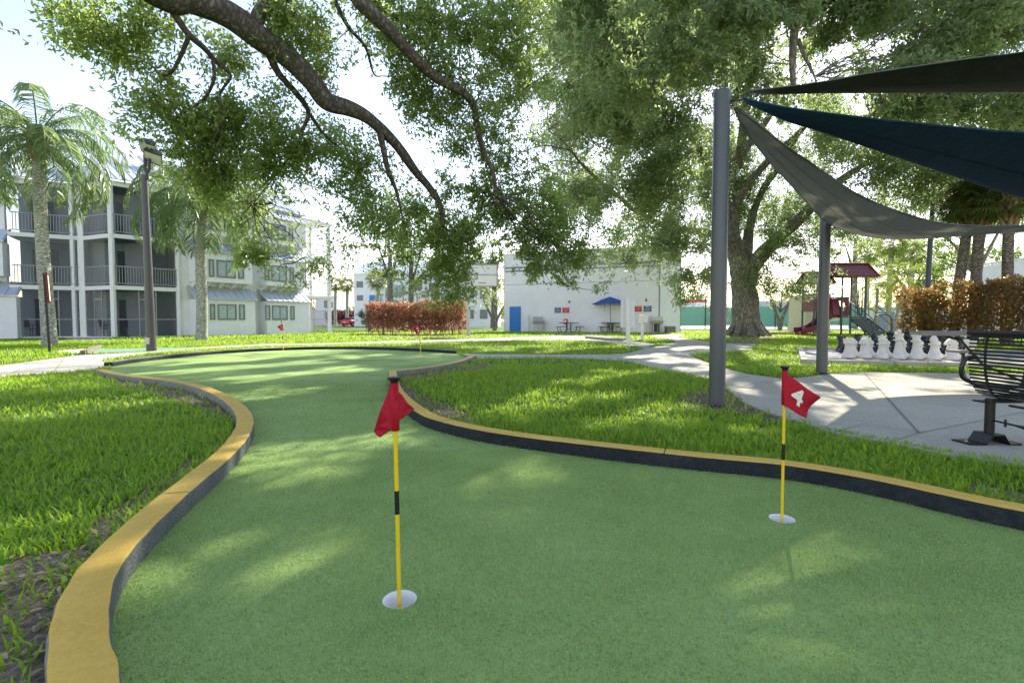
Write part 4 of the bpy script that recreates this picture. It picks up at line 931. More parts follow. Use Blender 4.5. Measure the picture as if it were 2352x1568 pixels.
for yy in (3.74, 2.3):
    b = MB(); o = [(X0 + a + (.008 if a < .1 else 0), b_ - .006) for a, b_ in pc[::3]]
    vs = [(x + dx, yy + dy, z + dz) for x, z in o for dx, dz, dy in ((-.016, -.004, -.008), (-.016, -.004, .008), (-.008, .002, .008), (-.008, .002, -.008))]
    b.add(vs, [(4 * i + k, 4 * i + (k + 1) % 4, 4 * i + 4 + (k + 1) % 4, 4 * i + 4 + k) for i in range(len(o) - 1) for k in range(4)]); obj('strap', b, M['black'], bn, True)
    lx, ly = 3.575, yy - .02
    obj('leg', MB().tube([(lx, ly, .06), (lx, ly, .36)], .031, 18), M['black'], bn, True)
    b = MB(); s = [(-.21, .026), (-.085, .027), (-.045, .09), (.045, .09), (.085, .027), (.17, .026)]
    s2 = [(x, z + .009) for x, z in s][::-1]
    b.extr([(lx + x, z) for x, z in s + s2], 'y', ly - .075, ly + .075); f = bevel(obj('foot_plate', b, M['black'], bn, True), .003)
    b = MB()
    for x in (-.17, .14): b.tube([(lx + x, ly, .033), (lx + x, ly, .046)], .01, 8)
    obj('bolt', b, M['steel'], f, True)
    b = MB().box(lx - .09, lx + .36, ly - .05, ly + .05, .332, .342).box(lx - .02, lx + .34, ly - .02, ly + .02, .342, .352); obj('bracket', b, M['black'], bn, True)
b = MB().tube([(3.575, 3.7, .20), (3.575, 3.52, .195)], .007, 8).tube([(3.575, 3.52, .195), (3.575, 3.40, .19), (3.575, 2.6, .19), (3.575, 2.3, .20)], [.008, .02, .02, .008], 10); b.tube([(3.575, 3.60, .17), (3.575, 3.60, .225)], .008, 8); obj('stretcher', b, M['black'], bn, True)
b = MB().tube([(3.60, 3.60, .325), (3.60, 2.3, .325)], .009, 8); obj('tie_rod', b, M['black'], bn, True)
for yy in (3.90, 2.1):
    b = MB().tube(spline([(X0 + .05, yy - .03, .655), (X0 + .0, yy + .01, .645), (X0 - .028, yy + .02, .58), (X0 - .02, yy + .02, .50), (X0 + .03, yy, .462), (X0 + .12, yy - .02, .42), (X0 + .3, yy - .02, .40)], 6), .0165, 12); obj('armrest', b, M['black'] , bn, True)

# ---- near picnic table behind the bench
pt_ = thing('picnic_table', 'grey plank picnic table with bent tube legs behind the black bench', 'table', (6.6, 6.9, .024))
T = Matrix.Translation((5.15, 6.25, 0)) @ Matrix.Rotation(R(-6), 4, 'Z')
b = MB(); b.T = T; b.add([(0.0, 0, .75), (2.3, 0, .75), (2.3, .75, .75), (.30, .75, .75), (0.0, 0, .80), (2.3, 0, .80), (2.3, .75, .80), (.30, .75, .80)], [(3, 2, 1, 0), (4, 5, 6, 7), (0, 1, 5, 4), (1, 2, 6, 5), (2, 3, 7, 6), (3, 0, 4, 7)]); bevel(obj('table_top', b, M['slab'], pt_, True), .006)
for y0, y1, x0 in ((1.35, 1.62, 1.38), (-.75, -.48, 1.7)):
    b = MB(); b.T = T; b.box(x0, 3.2, y0, y1, .455, .495); bevel(obj('seat', b, M['slab'], pt_, True), .006)
for x in (1.55, 2.75):
    b = MB(); b.T = T
    b.tube(spline([(x, -.6, .45), (x, -.6, .2), (x, -.45, .05), (x, .1, .05), (x, .28, .2), (x, .3, .74)], 6), .022, 10); b.tube(spline([(x, 1.5, .45), (x, 1.5, .2), (x, 1.35, .05), (x, .62, .05), (x, .47, .2), (x, .45, .74)], 6), .022, 10)
    obj('leg', b, M['black'], pt_, True)
b = MB(); b.T = T; b.tube([(.50, .42, .745), (.72, .42, .68), (1.0, .42, .36), (1.5, .42, .14)], .017, 10); obj('brace', b, M['black'], pt_, True)

# ---- chess set
padz = .06
pd = thing('chess_bed', 'gravel bed edged with grey stone blocks carrying the giant chess set', 'garden bed', (*PADA, 0))
b = MB(); ctr = sum(pad, Vector((0, 0))) / 4
for i in range(4):
    a, c = pad[i], pad[(i + 1) % 4]; L = (c - a).length; u = (c - a) / L; n = Vector((-u.y, u.x)); k = int(L / .62) + 1
    s_, e_ = (0, L) if i % 2 == 0 else (.13, L - .13)
    for j in range(k):
        t0, t1 = s_ + (e_ - s_) * j / k + .004, s_ + (e_ - s_) * (j + 1) / k - .004; b.prism([tuple(a + u * t0), tuple(a + u * t1), tuple(a + u * t1 + n * .125), tuple(a + u * t0 + n * .125)], -.02, padz + .05)
bevel(obj('edging', b, M['concrete'], pd, True), .008)
inn = [ctr + (p - ctr) * .965 for p in pad]; obj('gravel', MB().prism([tuple(p) for p in inn], -.01, padz), M['gravel'], pd, True)
bi = [PADA + padu * a + padv * c for a, c in ((1.05, .42), (4.75, .42), (4.75, 4.6), (1.05, 4.6))]; b = MB().prism([tuple(p) for p in bi], 0, padz + .012)
for i in range(8):
    for j in range(8):
        if (i + j) % 2:
            q = lambda x, y: tuple(PADA + padu * (1.07 + x * .455) + padv * (.44 + y * .515)); b.prism([q(i, j), q(i + 1, j), q(i + 1, j + 1), q(i, j + 1)], padz + .012, padz + .016, 1)
obj('board', b, [M['concrete'], mat('dark_pavers', (.22, .22, .22), .9, var=.15, vscale=4)], pd, True)
base = [(.001, 0), (.135, 0), (.14, .012), (.14, .05), (.132, .06), (.125, .068), (.13, .082), (.118, .098), (.10, .11)]
def sc(p, k): return [(r * k, z) for r, z in p]
CP = {
 'pawn': base[:8] + [(.085, .12), (.062, .17), (.05, .23), (.055, .245), (.085, .255), (.085, .268), (.05, .28), (.065, .30), (.078, .33), (.072, .365), (.05, .39), (.03, .398), (.03, .41), (.02, .425), (.001, .43)],
 'rook': base + [(.088, .16), (.075, .23), (.07, .30), (.078, .315), (.105, .33), (.108, .35), (.108, .42), (.085, .422), (.08, .40), (.001, .40)],
 'bishop': base + [(.085, .15), (.066, .22), (.056, .30), (.062, .315), (.10, .33), (.10, .345), (.06, .36), (.055, .375), (.075, .41), (.076, .44), (.06, .48), (.035, .515), (.024, .52), (.028, .535), (.02, .55), (.001, .555)],
 'queen': base + [(.09, .16), (.07, .25), (.058, .36), (.066, .375), (.105, .39), (.105, .405), (.066, .42), (.07, .46), (.09, .52), (.10, .555), (.09, .56), (.07, .54), (.03, .565), (.03, .575), (.018, .59), (.001, .595)],
 'king': base + [(.092, .16), (.074, .27), (.06, .385), (.068, .40), (.11, .415), (.11, .43), (.066, .445), (.07, .49), (.095, .565), (.095, .575), (.05, .58), (.03, .585), (.04, .605), (.045, .625), (.035, .65), (.001, .66)],
 'knight': base + [(.10, .15), (.09, .19), (.001, .20)]}
HN = {'king': 1, 'queen': 1, 'bishop': 1, 'knight': 1, 'rook': 1, 'pawn': 1}
def chess(kind, colr):
    t = thing('chess_' + kind, '', 'chess piece', (0, 0, 0), 0, ('white' if colr == 'whitechess' else 'black') + ' giant chess pieces')
    obj('body', MB().lathe(CP[kind], n=26), M[colr], t)
    if kind == 'knight':
        b = MB(); b.extr([(-.085, .17), (.08, .17), (.095, .27), (.085, .37), (.055, .44), (.02, .475), (.015, .51), (-.02, .475), (-.07, .44), (-.12, .37), (-.125, .335), (-.10, .32), (-.06, .345), (-.045, .33), (-.075, .26)], 'y', -.045, .045)
        o = obj('head', b, M[colr], t); bevel(o, .022, 3)
    if kind == 'rook':
        b = MB()
        for k in range(6):
            a = k * math.pi / 3; b.T = Matrix.Rotation(a, 4, 'Z'); b.box(.078, .109, -.03, .03, .415, .448)
        obj('battlement', b, M[colr], t)
    return t
W0, W1 = Vector((7.82, 11.62)), Vector((9.69, 11.02)); B0_, B1_ = Vector((9.22, 14.0)), Vector((11.75, 13.15))
order = ['rook', 'knight', 'bishop', 'king', 'queen', 'bishop', 'knight', 'rook']
nb = ('at the left end of the front row', 'second from the left in the front row', 'in the front row between knight and king', 'tallest of the front row', 'beside the king with a flared crown', 'to the right of the queen', 'near the bench end of the front row', 'partly behind the black bench slats')
cache = {}
def place(kind, colr, p, rz, label):
    key = (kind, colr); t = cache.get(key)
    if t is None: t = cache[key] = chess(kind, colr)
    else: t = copy_tree(t)
    t.location = (p.x, p.y, padz + .016); t.rotation_euler.z = rz; t['label'] = label
for i, k in enumerate(order):
    place(k, 'whitechess', W0.lerp(W1, i / 6), R(15 if k == 'knight' and i == 1 else -20), f'white giant chess {k}, {nb[i]}')
pn = ('behind the white left rook', 'behind the left white knight', 'behind the white bishop and king', 'between the white king and queen', 'just right of the white queen', 'between the white bishop and the right knight', 'behind the right white knight', 'seen through the bench slats')
vw = padv * .46 + padu * .15
for i in range(8): place('pawn', 'whitechess', W0.lerp(W1, i / 6) + vw, 0, f'white giant chess pawn {pn[i]}')
bk = ('leftmost of the far row', 'second from the left in the far row', 'third from the left in the far row', 'tall one left of the white king', 'tallest black one behind the white king', 'between the white king and queen', 'behind the white queen', 'far right, behind the bench')
ordb = ['rook', 'knight', 'bishop', 'queen', 'king', 'bishop', 'knight', 'rook']
for i, k in enumerate(ordb): place(k, 'blackchess', B0_.lerp(B1_, i / 7), R(190), f'black giant chess {k}, {bk[i]}')
for i in range(8): place('pawn', 'blackchess', B0_.lerp(B1_, i / 7) - Vector((.20, .42)), 0, f'black giant chess pawn standing before the black {ordb[i]} {("at the left end", "on the left", "on the left", "", "", "on the right", "on the right", "at the right end")[i]}'.strip())

# ---- lamp posts
def head(b, T, lens):
    b.T = T; b.extr([(-.22, .02), (-.18, .13), (.02, .20), (.22, .13), (.26, .0), (-.2, -.02)], 'y', -.19, .19)
    lens.T = T; lens.add([(-.18, -.15, -.026), (.24, -.15, -.006), (.24, .15, -.006), (-.18, .15, -.026)], [(3, 2, 1, 0)])
f = gnd(348, 806); tp = at(335, 345, f.y); lp = thing('lamp_post', 'tall taupe lamp post with two floodlight heads beside the putting green', 'lamp post', (f.x, f.y, 0))
obj('pole', MB().tube([(0, 0, 0), (-.03, 0, 2.8), (-.06, 0, 5.35)], [.135, .11, .085], 20), M['taupe'], lp)
sc_ = f.y / FPX
def lpx(px, py): p = at(px, py, f.y); return Vector((p.x - f.x, 0, p.z))
obj('neck', MB().tube([lpx(338, 412), lpx(338, 396), lpx(334, 385), lpx(333, 350)], .05, 10).tube([lpx(338, 398), lpx(343, 388), lpx(343, 365)], .045, 10), M['bronze'], lp)
for (px, py), rz in (((338, 340), 8), ((349, 362), 20)):
    a, l = MB(), MB(); head(a, Matrix.Translation(lpx(px, py)) @ Matrix.Rotation(R(rz), 4, 'Z') @ Matrix.Rotation(R(18), 4, 'Y') @ Matrix.Rotation(R(-42), 4, 'X') @ Matrix.Scale(1.05, 4), l)
    h = obj('lamp_head', a, M['bronze'], lp); obj('lens', l, M['lens'], h)
obj('hand_hole_cover', MB().box(-.05, .05, -.20, -.12, .22, .42), M['steel'], lp)
Yl = 23.2; p = at(2128, 760, Yl); l2 = thing('lamp_post', 'blue-grey lamp post rising behind the right red-leaved hedge', 'lamp post', (p.x, Yl, 0))
obj('pole', MB().tube([(0, 0, 0), (.0, 0, 3.2), (.08, 0, 6.3)], [.125, .11, .085], 16), M['bluepost'], l2)
obj('junction_box', MB().box(-.62, -.12, -.14, .14, .35, .95), M['bluepost'], l2)
a, l = MB(), MB(); head(a, Matrix.Translation((.12, 0, 6.35)) @ Matrix.Rotation(R(12), 4, 'Y') @ Matrix.Scale(1.5, 4), l); h = obj('lamp_head', a, M['bronze'], l2); obj('lens', l, M['lens'], h)

# ---- signs on posts
f = gnd(114, 810); sg = thing('post_sign', 'narrow brown sign post seen almost edge-on before the left palm trunk', 'sign', f)
tp = at(101, 628, f.y) - f; sp = MB().tube([(0, 0, 0), tuple(tp)], .042, 4, smooth=False); obj('post', sp, M['bronze'], sg)
T = Matrix.Translation((tp.x + .05, .04, tp.z - .42)) @ Matrix.Rotation(R(-3), 4, 'Y') @ Matrix.Rotation(R(130), 4, 'Z')
b = MB(); b.T = T; b.box(-.35, .35, -.03, .0, -.38, .38); o = obj('board', b, M['tan'], sg); b = MB(); b.T = T
for x0, x1, z0, z1 in ((-.38, .38, .382, .42), (-.38, .38, -.42, -.382), (-.38, -.352, -.38, .38), (.352, .38, -.38, .38)): b.box(x0, x1, -.04, .012, z0, z1)
obj('frame', b, M['maroon'], o)
f = gnd(1443, 797); w1 = thing('notice_board', 'blank white back of a notice panel on a tall post by the path', 'sign', f)
k = f.y / FPX; obj('post', MB().tube([(0, 0, 0), (-.05, 0, 110 * k)], .075, 14), M['white'], w1); obj('post_cap', MB().lathe([(.085, 109 * k), (.085, 111.5 * k), (.04, 113 * k), (.001, 113.3 * k)], -.05, 0, 14), M['white'], w1)
b = MB(); b.T = Matrix.Translation((0, .10, 0)) @ Matrix.Rotation(R(-8), 4, 'Z'); b.box(-16 * k, 15 * k, 0, .05, 44 * k, 108 * k); bevel(obj('panel', b, M['trim'], w1), .01)
f = gnd(1475, 781); k = f.y / FPX; w2 = thing('control_pedestal', 'short white post with a white box on it, on the small grass island', 'post', f)
obj('post', MB().tube([(0, 0, 0), (0, 0, 59 * k)], .07, 14), M['white'], w2); bevel(obj('box', MB().box(-7 * k, 12 * k, -.09, .12, 40 * k, 58 * k), M['white'], w2), .02)

# ---- picnic tables, umbrella, bin, grills, box beside the white building
def square_table(px, py, Y, s, label):
    p = at(px, py, Y); t = thing('picnic_table', label, 'table', (p.x, Y, 0), R(-4), 'dark tube-legged picnic tables by the white building')
    bevel(obj('table_top', MB().box(-.73 * s, .73 * s, -.55, .55, .74, .785), M['dark'], t), .01)
    for sx in (-1, 1):
        x0, x1 = sorted((sx * .52 * s, sx * 1.08 * s)); 
        if sx < 0: x0, x1 = -.98 * s, -.27 * s
        else: x0, x1 = .5 * s, 1.17 * s
        bevel(obj('seat', MB().box(x0, x1, -.5, .5, .44, .475), M['dark'], t), .008)
        for o, yy in ((0, -.35), (.25, .35)):
            a = sx * (.13 + o * .15) * s; e = sx * (.45 + (.55 - o)) * s * .85
            obj('leg', MB().tube(spline([(a, yy, .74), (a, yy, .22), (a + sx * .1, yy, .06), ((a + e) / 2, yy, .03), (e - sx * .12, yy, .07), (e, yy, .22), (e, yy, .44)], 5), .028, 8), M['dark'], t)
    obj('brace', MB().tube([(-.2, 0, .74), (-.08, 0, .28), (.2, 0, .28), (.28, 0, .74)], .02, 6), M['dark'], t)
    return p
square_table(1306, 745, 38.6, 1.0, 'dark picnic table under the red wall sign, left of the umbrella')
square_table(1402, 746, 38.2, .9, 'dark picnic table shaded by the blue umbrella')
p = at(1403, 740, 38.2); um = thing('patio_umbrella', 'blue market umbrella standing through the right picnic table', 'umbrella', (p.x, 38.2, 0))
obj('pole', MB().tube([(0, 0, .02), (-.08, 0, 2.75)], .03, 10), M['greytrim'], um)
b = MB(); N = 8; rim = []
for k in range(N):
    for j in range(4):
        a = 2 * math.pi * (k + j / 4) / N; r = 1.42 - .09 * math.sin(math.pi * j / 4); rim.append((r * math.cos(a) - .08, r * math.sin(a), 2.16 + .05 * math.sin(math.pi * j / 4)))
mid = [(x * .5 - .04, y * .5, 2.16 + (2.72 - 2.16) * .62) for x, y, z in rim]; n = len(rim)
b.add(rim + mid + [(-.08, 0, 2.76)], [(i, (i + 1) % n, n + (i + 1) % n, n + i) for i in range(n)] + [(n + i, n + (i + 1) % n, 2 * n) for i in range(n)], False); o = obj('canopy', b, M['umbrella'], um); m_ = o.modifiers.new('t', 'SOLIDIFY'); m_.thickness = .006
b = MB()
for k in range(N): a = 2 * math.pi * k / N; b.tube([(-.08 + .05 * math.cos(a), .05 * math.sin(a), 2.3), (1.38 * math.cos(a) - .08, 1.38 * math.sin(a), 2.15)], .012, 5)
obj('ribs', b, M['greytrim'], um); obj('cord', MB().tube([(-.5, -.2, 2.3), (-.52, -.2, 1.6)], .012, 5), M['umbrella'], um)
p = at(1392, 750, 40.0); tb = thing('litter_bin', 'square dark slatted litter bin behind the umbrella table', 'bin', (p.x, 40.0, 0))
b = MB()
for i in range(7):
    for yy in (-.32, .30): b.box(-.33 + i * .095, -.33 + i * .095 + .08, yy, yy + .02, .06, .76)
    for xx in (-.35, .33): b.box(xx, xx + .02, -.3 + i * .085, -.3 + i * .085 + .07, .06, .76)
obj('slats', b, M['bronze'], tb); obj('liner', MB().box(-.30, .30, -.28, .28, .03, .78), M['black'], tb); bevel(obj('lid', MB().box(-.37, .37, -.35, .35, .80, .97).box(-.3, .3, -.28, .28, .78, .80), M['maroonroof'], tb), .02)
def grill(px, Y, s, label):
    p = at(px, 760, Y); t = thing('gas_grill', label, 'grill', (p.x, Y, 0), 0, 'gas grills by the white building')
    bevel(obj('body', MB().extr([(-.30, .70), (.30, .70), (.36, .92), (-.36, .92)], 'x', -.38, .38), M['steel'], t), .02)
    pr = [(-.34 * math.cos(a), .925 + .33 * math.sin(a)) for a in np.linspace(0, math.pi, 12)]
    o = bevel(obj('lid', MB().extr(pr, 'x', -.37, .37), M['steel' if s > 0 else 'cream'], t), .015); obj('handle', MB().tube([(-.25, -.33, 1.12), (-.25, -.39, 1.13), (.25, -.39, 1.13), (.25, -.33, 1.12)], .014, 6), M['cream'], o)
    for x in (-.3, .3):
        for y in (-.22, .22): obj('leg', MB().box(x - .025, x + .025, y - .025, y + .025, 0, .70), M['cream'], t)
    obj('shelf', MB().box(.39, .62, -.25, .25, .86, .89).box(-.52, -.39, -.25, .25, .86, .89), M['cream'], t)
    obj('cabinet', MB().box(.02 if s > 0 else -.25, .26 if s > 0 else .0, -.2, .2, .1, .68), M['steel' if s > 0 else 'bronze'], t); obj('gas_post', MB().box(-.78, -.66, .0, .12, 0, 1.42).tube([(-.66, .06, .7), (-.4, .06, .75)], .02, 6), M['cream'], t)
    return t
grill(1236, 40.3, 1, 'silver gas grill standing by the blue door'); grill(1508, 37.0, -1, 'cream domed grill under the right-hand blue wall sign')
p = at(1539, 760, 37.4); ub = thing('utility_box', 'low grey concrete utility box at the corner of the white building', 'box', (p.x, 37.4, 0)); bevel(obj('box', MB().box(-.33, .33, -.3, .3, 0, .47), M['kerb'], ub), .02); bevel(obj('lid', MB().box(-.36, .36, -.33, .33, .472, .53), M['concrete'], ub), .01)

# ---- basketball hoop, parked car, tennis fence, posts
f = gnd(1075.5, 771.5); bb = thing('basketball_hoop', 'basketball backboard on a thick grey post between the red hedge and the white building', 'basketball hoop', (f.x, f.y, 0)); k = f.y / FPX
obj('post', MB().box(-.11, .11, -.11, .11, 0, 3.3).tube([(0, 0, 3.3), (.12, -.3, 3.6), (.3, -.9, 3.75)], .07, 8), M['steel'], bb)
x0, x1 = (1080 - 1075.5) * k, (1142 - 1075.5) * k; z0, z1 = .94 + (736 - 659) * k, .94 + (736 - 614) * k
o = obj('backboard', MB().box(x0, x1, -1.0, -.97, z0, z1), M['backboard'], bb)
b = MB()
for q in ((x0 - .05, x1 + .05, z1 + .001, z1 + .06), (x0 - .05, x1 + .05, z0 - .06, z0 - .001), (x1 + .001, x1 + .08, z0, z1), (x0 - .06, x0 - .001, z0, z1), (x0 + .02, x1 - .02, z0 + .62, z0 + .66)): b.box(q[0], q[1], -1.03 if q[1] - q[0] > .1 and q[3] - q[2] < .05 else -1.01, -.955, q[2], q[3])
obj('frame', b, M['greytrim'], o)
c = MB(); c.T = Matrix.Translation(((x0 + x1) / 2, -1.28, z0 + .15)); c.tube([(.225 * math.cos(a), .225 * math.sin(a), 0) for a in np.linspace(0, 6.283, 19)[:-1]], .012, 6, closed=True); obj('rim', c, M['signred'], bb)
def car():
    p = at(812, 742, 84); t = thing('parked_car', 'red saloon car parked by the far purple hedge', 'car', (p.x, 84, .0), R(62))
    t.rotation_euler.z = R(70)
    sec = [(-2.2, .45, .72, .80), (-2.1, .3, .98, .86), (-1.5, .28, 1.02, .9), (-.9, .28, .98, .9), (0, .28, .95, .9), (.9, .28, .92, .9), (1.6, .28, .86, .88), (2.1, .32, .74, .82), (2.2, .45, .6, .7)]
    vs = []; 
    for x, z0, z1, w in sec: vs += [(x, -w * .92, z0), (x, -w, (z0 + z1) / 2), (x, -w * .93, z1), (x, w * .93, z1), (x, w, (z0 + z1) / 2), (x, w * .92, z0)]
    n = 6; fs = [(i * n + k, i * n + (k + 1) % n, (i + 1) * n + (k + 1) % n, (i + 1) * n + k) for i in range(len(sec) - 1) for k in range(n)] + [tuple(range(n))[::-1], tuple((len(sec) - 1) * n + k for k in range(n))]
    o = obj('body', MB().add(vs, fs, True), M['carred'], t); bevel(o, .03)
    cab = [(-1.75, .98), (-1.0, 1.4), (-.2, 1.46), (.45, 1.38), (1.15, .92)]
    b = MB(); vs = [(x, s * (.82 if z < 1.1 else .62), z) for x, z in cab for s in (-1, 1)]; b.add(vs, [(2, 3, 5, 4), (4, 5, 7, 6)], True); b.box(-1.0, .45, -.61, .61, 1.34, 1.37); obj('roof', b, M['carred'], t)
    b = MB(); b.add(vs, [(0, 1, 3, 2), (6, 7, 9, 8), (0, 2, 4, 6, 8), (9, 7, 5, 3, 1)]); obj('windows', b, M['darkglass'], t)
    for x in (-1.35, 1.35):
        for y in (-.84, .84):
            w = MB(); w.T = Matrix.Translation((x, y, .32)); w.tube([(0, -.1, 0), (0, .1, 0)], .32, 18); wo = obj('wheel', w, M['tyre'], t); r = MB(); r.T = Matrix.Translation((x, y, .32)); r.tube([(0, -.105, 0), (0, .105, 0)], .2, 12); obj('rim', r, M['chrome'], wo)
    for y in (-.65, .65): obj('tail_light', MB().box(-2.19, -2.09, y - .2, y + .2, .72, .86), M['signred'], t)
    obj('number_plate', MB().box(-2.235, -2.2, -.2, .2, .6, .72), M['white'], t)
car()
fe = thing('tennis_fence', 'chain-link tennis court fence hung with a green windscreen', 'fence', (24, 55, 0))
Xa, Xb = at(1545, 736, 55).x, at(2120, 736, 55).x
b = MB(); n = 40; vs = []
for i in range(n + 1):
    x = Xa + (Xb - Xa) * i / n; vs += [(x, 55 + .04 * math.sin(i * 1.3), .38 + .03 * math.sin(i * .8)), (x, 55 + .05 * math.sin(i * 2.1), 2.42 + .04 * math.sin(i * .55))]
b.add(vs, [(2 * i, 2 * i + 2, 2 * i + 3, 2 * i + 1) for i in range(n)], True); obj('windscreen', b, M['windscreen'], fe, True)
b = MB().quad((Xa, 55.1, 0), (Xb, 55.1, 0), (Xb, 55.1, 3.5), (Xa, 55.1, 3.5)); obj('mesh', b, M['chainlink'], fe, True)
for px in (1562, 1619.5, 1700, 1780, 1850, 1930, 2010, 2100): x = at(px, 736, 55).x; obj('post', MB().tube([(x, 54.95, 0), (x, 54.95, 3.55)], .05, 8), M['dark'], fe, True)
obj('rail', MB().tube([(Xa, 55, 3.5), (Xb, 55, 3.5)], .03, 6).tube([(Xa, 55, 2.95), (Xb, 55, 2.95)], .02, 6), M['dark'], fe, True)
wp = thing('rope_post', 'white post with a slack white rope before the green tennis screen', 'post', (at(1821, 736, 49).x, 49, 0)); obj('post', MB().box(-.15, .15, -.1, .1, 0, 1.95), M['white'], wp); obj('rope', MB().tube(spline([(.15, 0, 1.75), (.5, -.1, 1.2), (1.1, -.2, .85), (1.9, -.2, .95)], 6), .03, 6), M['white'], wp)
ts = thing('shed', 'small tan sided shed behind the maroon play tower', 'shed', (at(1868, 736, 40).x, 41, 0)); xx = ts.location.x
b = MB()
for i in range(6): b.box(xx - .6 + i * .33, xx - .6 + i * .33 + .32, 40, 40.03, .05, 3.0)
b.box(xx - .6, xx + 1.37, 40.031, 42.5, 0, 3.0); obj('siding', b, M['tan'], ts, True); obj('roof', MB().add([(xx - .8, 39.7, 2.95), (xx + 1.55, 39.7, 2.95), (xx + 1.55, 42.7, 3.5), (xx - .8, 42.7, 3.5), (xx - .8, 39.7, 3.05), (xx + 1.55, 39.7, 3.05), (xx + 1.55, 42.7, 3.6), (xx - .8, 42.7, 3.6)], [(3, 2, 1, 0), (4, 5, 6, 7), (0, 1, 5, 4), (1, 2, 6, 5), (2, 3, 7, 6), (3, 0, 4, 7)]), M['greytrim'], ts, True)
wf = thing('vinyl_fence', 'white panel fence with a grey gate beyond the play tower and young palms', 'fence', (at(2060, 736, 46).x, 46, 0)); x0 = at(1985, 736, 46).x; x1 = at(2260, 736, 46).x
b = MB(); x = x0
while x < x1: b.box(x, x + .14, 46, 46.04, .05, 1.85 + .03 * math.sin(x)); x += .15
obj('boards', b, M['trim'], wf, True); obj('rail', MB().box(x0, x1, 45.95, 45.995, 1.35, 1.45), M['trim'], wf, True); obj('gate', MB().box(x0 + 1.3, x0 + 2.7, 45.9, 45.945, .05, 1.75), M['stripe'], wf, True)

# ---- playground
PX0 = at(1950, 771, 31).x; pg = thing('play_structure', 'maroon and grey play tower with slide, stairs and shingled roofs', 'play structure', (PX0, 31, 0))
def pz(py): return .94 + (736 - py) / 37.1
def plx(px, y=0): return at(px, 736, 31 + y).x - PX0
P4 = [(-.49, 0), (.97, 0), (-.49, 1.35), (.97, 1.35), (-1.9, .5), (-1.9, 1.75), (-.9, 1.9)]
for i, (x, y) in enumerate(P4): obj('post', MB().tube([(x, y, 0), (x, y, pz(634) if i < 4 else 3.45)], .06, 10), M['playgrey'], pg)
def gable(x0, x1, y0, y1, ze, zr, over=.18):
    ym = (y0 + y1) / 2; b = MB(); th = .07
    for ya, yb in ((y0 - over, ym), (y1 + over, ym)):
        for r in range(7):
            u0, u1 = r / 7, (r + 1) / 7; z0, z1 = ze + (zr - ze) * u0, ze + (zr - ze) * u1; a, c = ya + (yb - ya) * u0, ya + (yb - ya) * u1
            b.add([(x0 - over, a, z0 + .05), (x1 + over, a, z0 + .05), (x1 + over, c, z1 + .02), (x0 - over, c, z1 + .02), (x0 - over, a, z0), (x1 + over, a, z0), (x1 + over, c, z1), (x0 - over, c, z1)], [(0, 1, 2, 3), (4, 5, 1, 0), (7, 6, 5, 4), (0, 3, 7, 4), (2, 1, 5, 6)])
            n = int((x1 - x0 + 2 * over) / .22)
            for k in range(n):
                if (k + r) % 2: xx = x0 - over + (k + .5) * (x1 - x0 + 2 * over) / n; b.add([(xx - .09, a - .004 * (1 if ya < ym else -1), z0 + .055), (xx + .09, a - .004 * (1 if ya < ym else -1), z0 + .055), (xx + .09, c, z1 + .03), (xx - .09, c, z1 + .03)], [(0, 1, 2, 3)])
    o = obj('roof', b, M['maroonroof'], pg); t = MB()
    for xe in (x0 - over - .09, x1 + over): 
        for ya in (y0 - over - .05, y1 + over + .05): t.tube([(xe + .045, ya, ze - .02), (xe + .045, ym, zr + .08)], .06, 6)
    t.tube([(x0 - over, ym, zr + .07), (x1 + over, ym, zr + .07)], .06, 8); obj('roof_trim', t, M['maroon'], o)
    e = MB()
    for xe in (x0 - over + .05, x1 + over - .1): e.add([(xe, y0, ze), (xe, y1, ze), (xe, ym, zr - .05)], [(0, 1, 2)])
    e.box(x0 - over, x1 + over, y0 - over - .03, y0 - over - .001, ze - .12, ze + .02); obj('fascia', e, M['maroonroof'], o)
gable(-.75, 1.3, -.1, 1.5, pz(634), pz(606)); gable(-2.0, -1.0, .4, 1.9, 3.3, 3.95)
obj('deck', MB().box(-.55, 1.03, -.06, 1.42, 1.12, 1.2).box(-1.95, -.56, .45, 1.85, 1.5, 1.58), M['playgrey'], pg)
b = MB(); n = 24; cxh, czh = .30, 1.85
ring_ = [(cxh + .36 * math.cos(2 * math.pi * k / n), czh + .36 * math.sin(2 * math.pi * k / n)) for k in range(n)]; out_ = []
for k in range(n):
    a = 2 * math.pi * k / n; m_ = .60 / max(abs(math.cos(a)), abs(math.sin(a))); out_.append((cxh + m_ * math.cos(a) * .95, czh + m_ * math.sin(a) * 1.04))
for y in (1.36, 1.42): b.add([(x, y, z) for x, z in ring_ + out_], [(k, (k + 1) % n, n + (k + 1) % n, n + k) for k in range(n)])
b.add([(x, y, z) for y in (1.36, 1.42) for x, z in ring_], [(k, (k + 1) % n, n + (k + 1) % n, n + k) for k in range(n)]); obj('panel', b, M['maroon'], pg)
obj('panel', MB().box(-1.86, -.95, .46, .52, 1.58, 2.5).box(-1.94, -1.88, .5, 1.75, 1.58, 2.4), M['maroon'], pg)
b = MB(); path = spline([(-.5, .55, 1.24), (-.95, .45, 1.18), (-1.6, .3, .86), (-2.3, .1, .42), (-2.85, -.05, .28), (-3.25, -.15, .26)], 6); vs = []
for i, p in enumerate(path):
    q = path[min(i + 1, len(path) - 1)] - path[max(i - 1, 0)]; q = q / np.linalg.norm(q); s = unit(np.cross(q, [0, 0, 1]))
    for w_, h in ((-.32, .26), (-.29, .0), (-.2, -.05), (.2, -.05), (.29, .0), (.32, .26), (.36, .24), (.34, -.04), (.22, -.11), (-.22, -.11), (-.34, -.04), (-.36, .24)): vs.append(tuple(p + s * w_ + np.array([0, 0, h])))
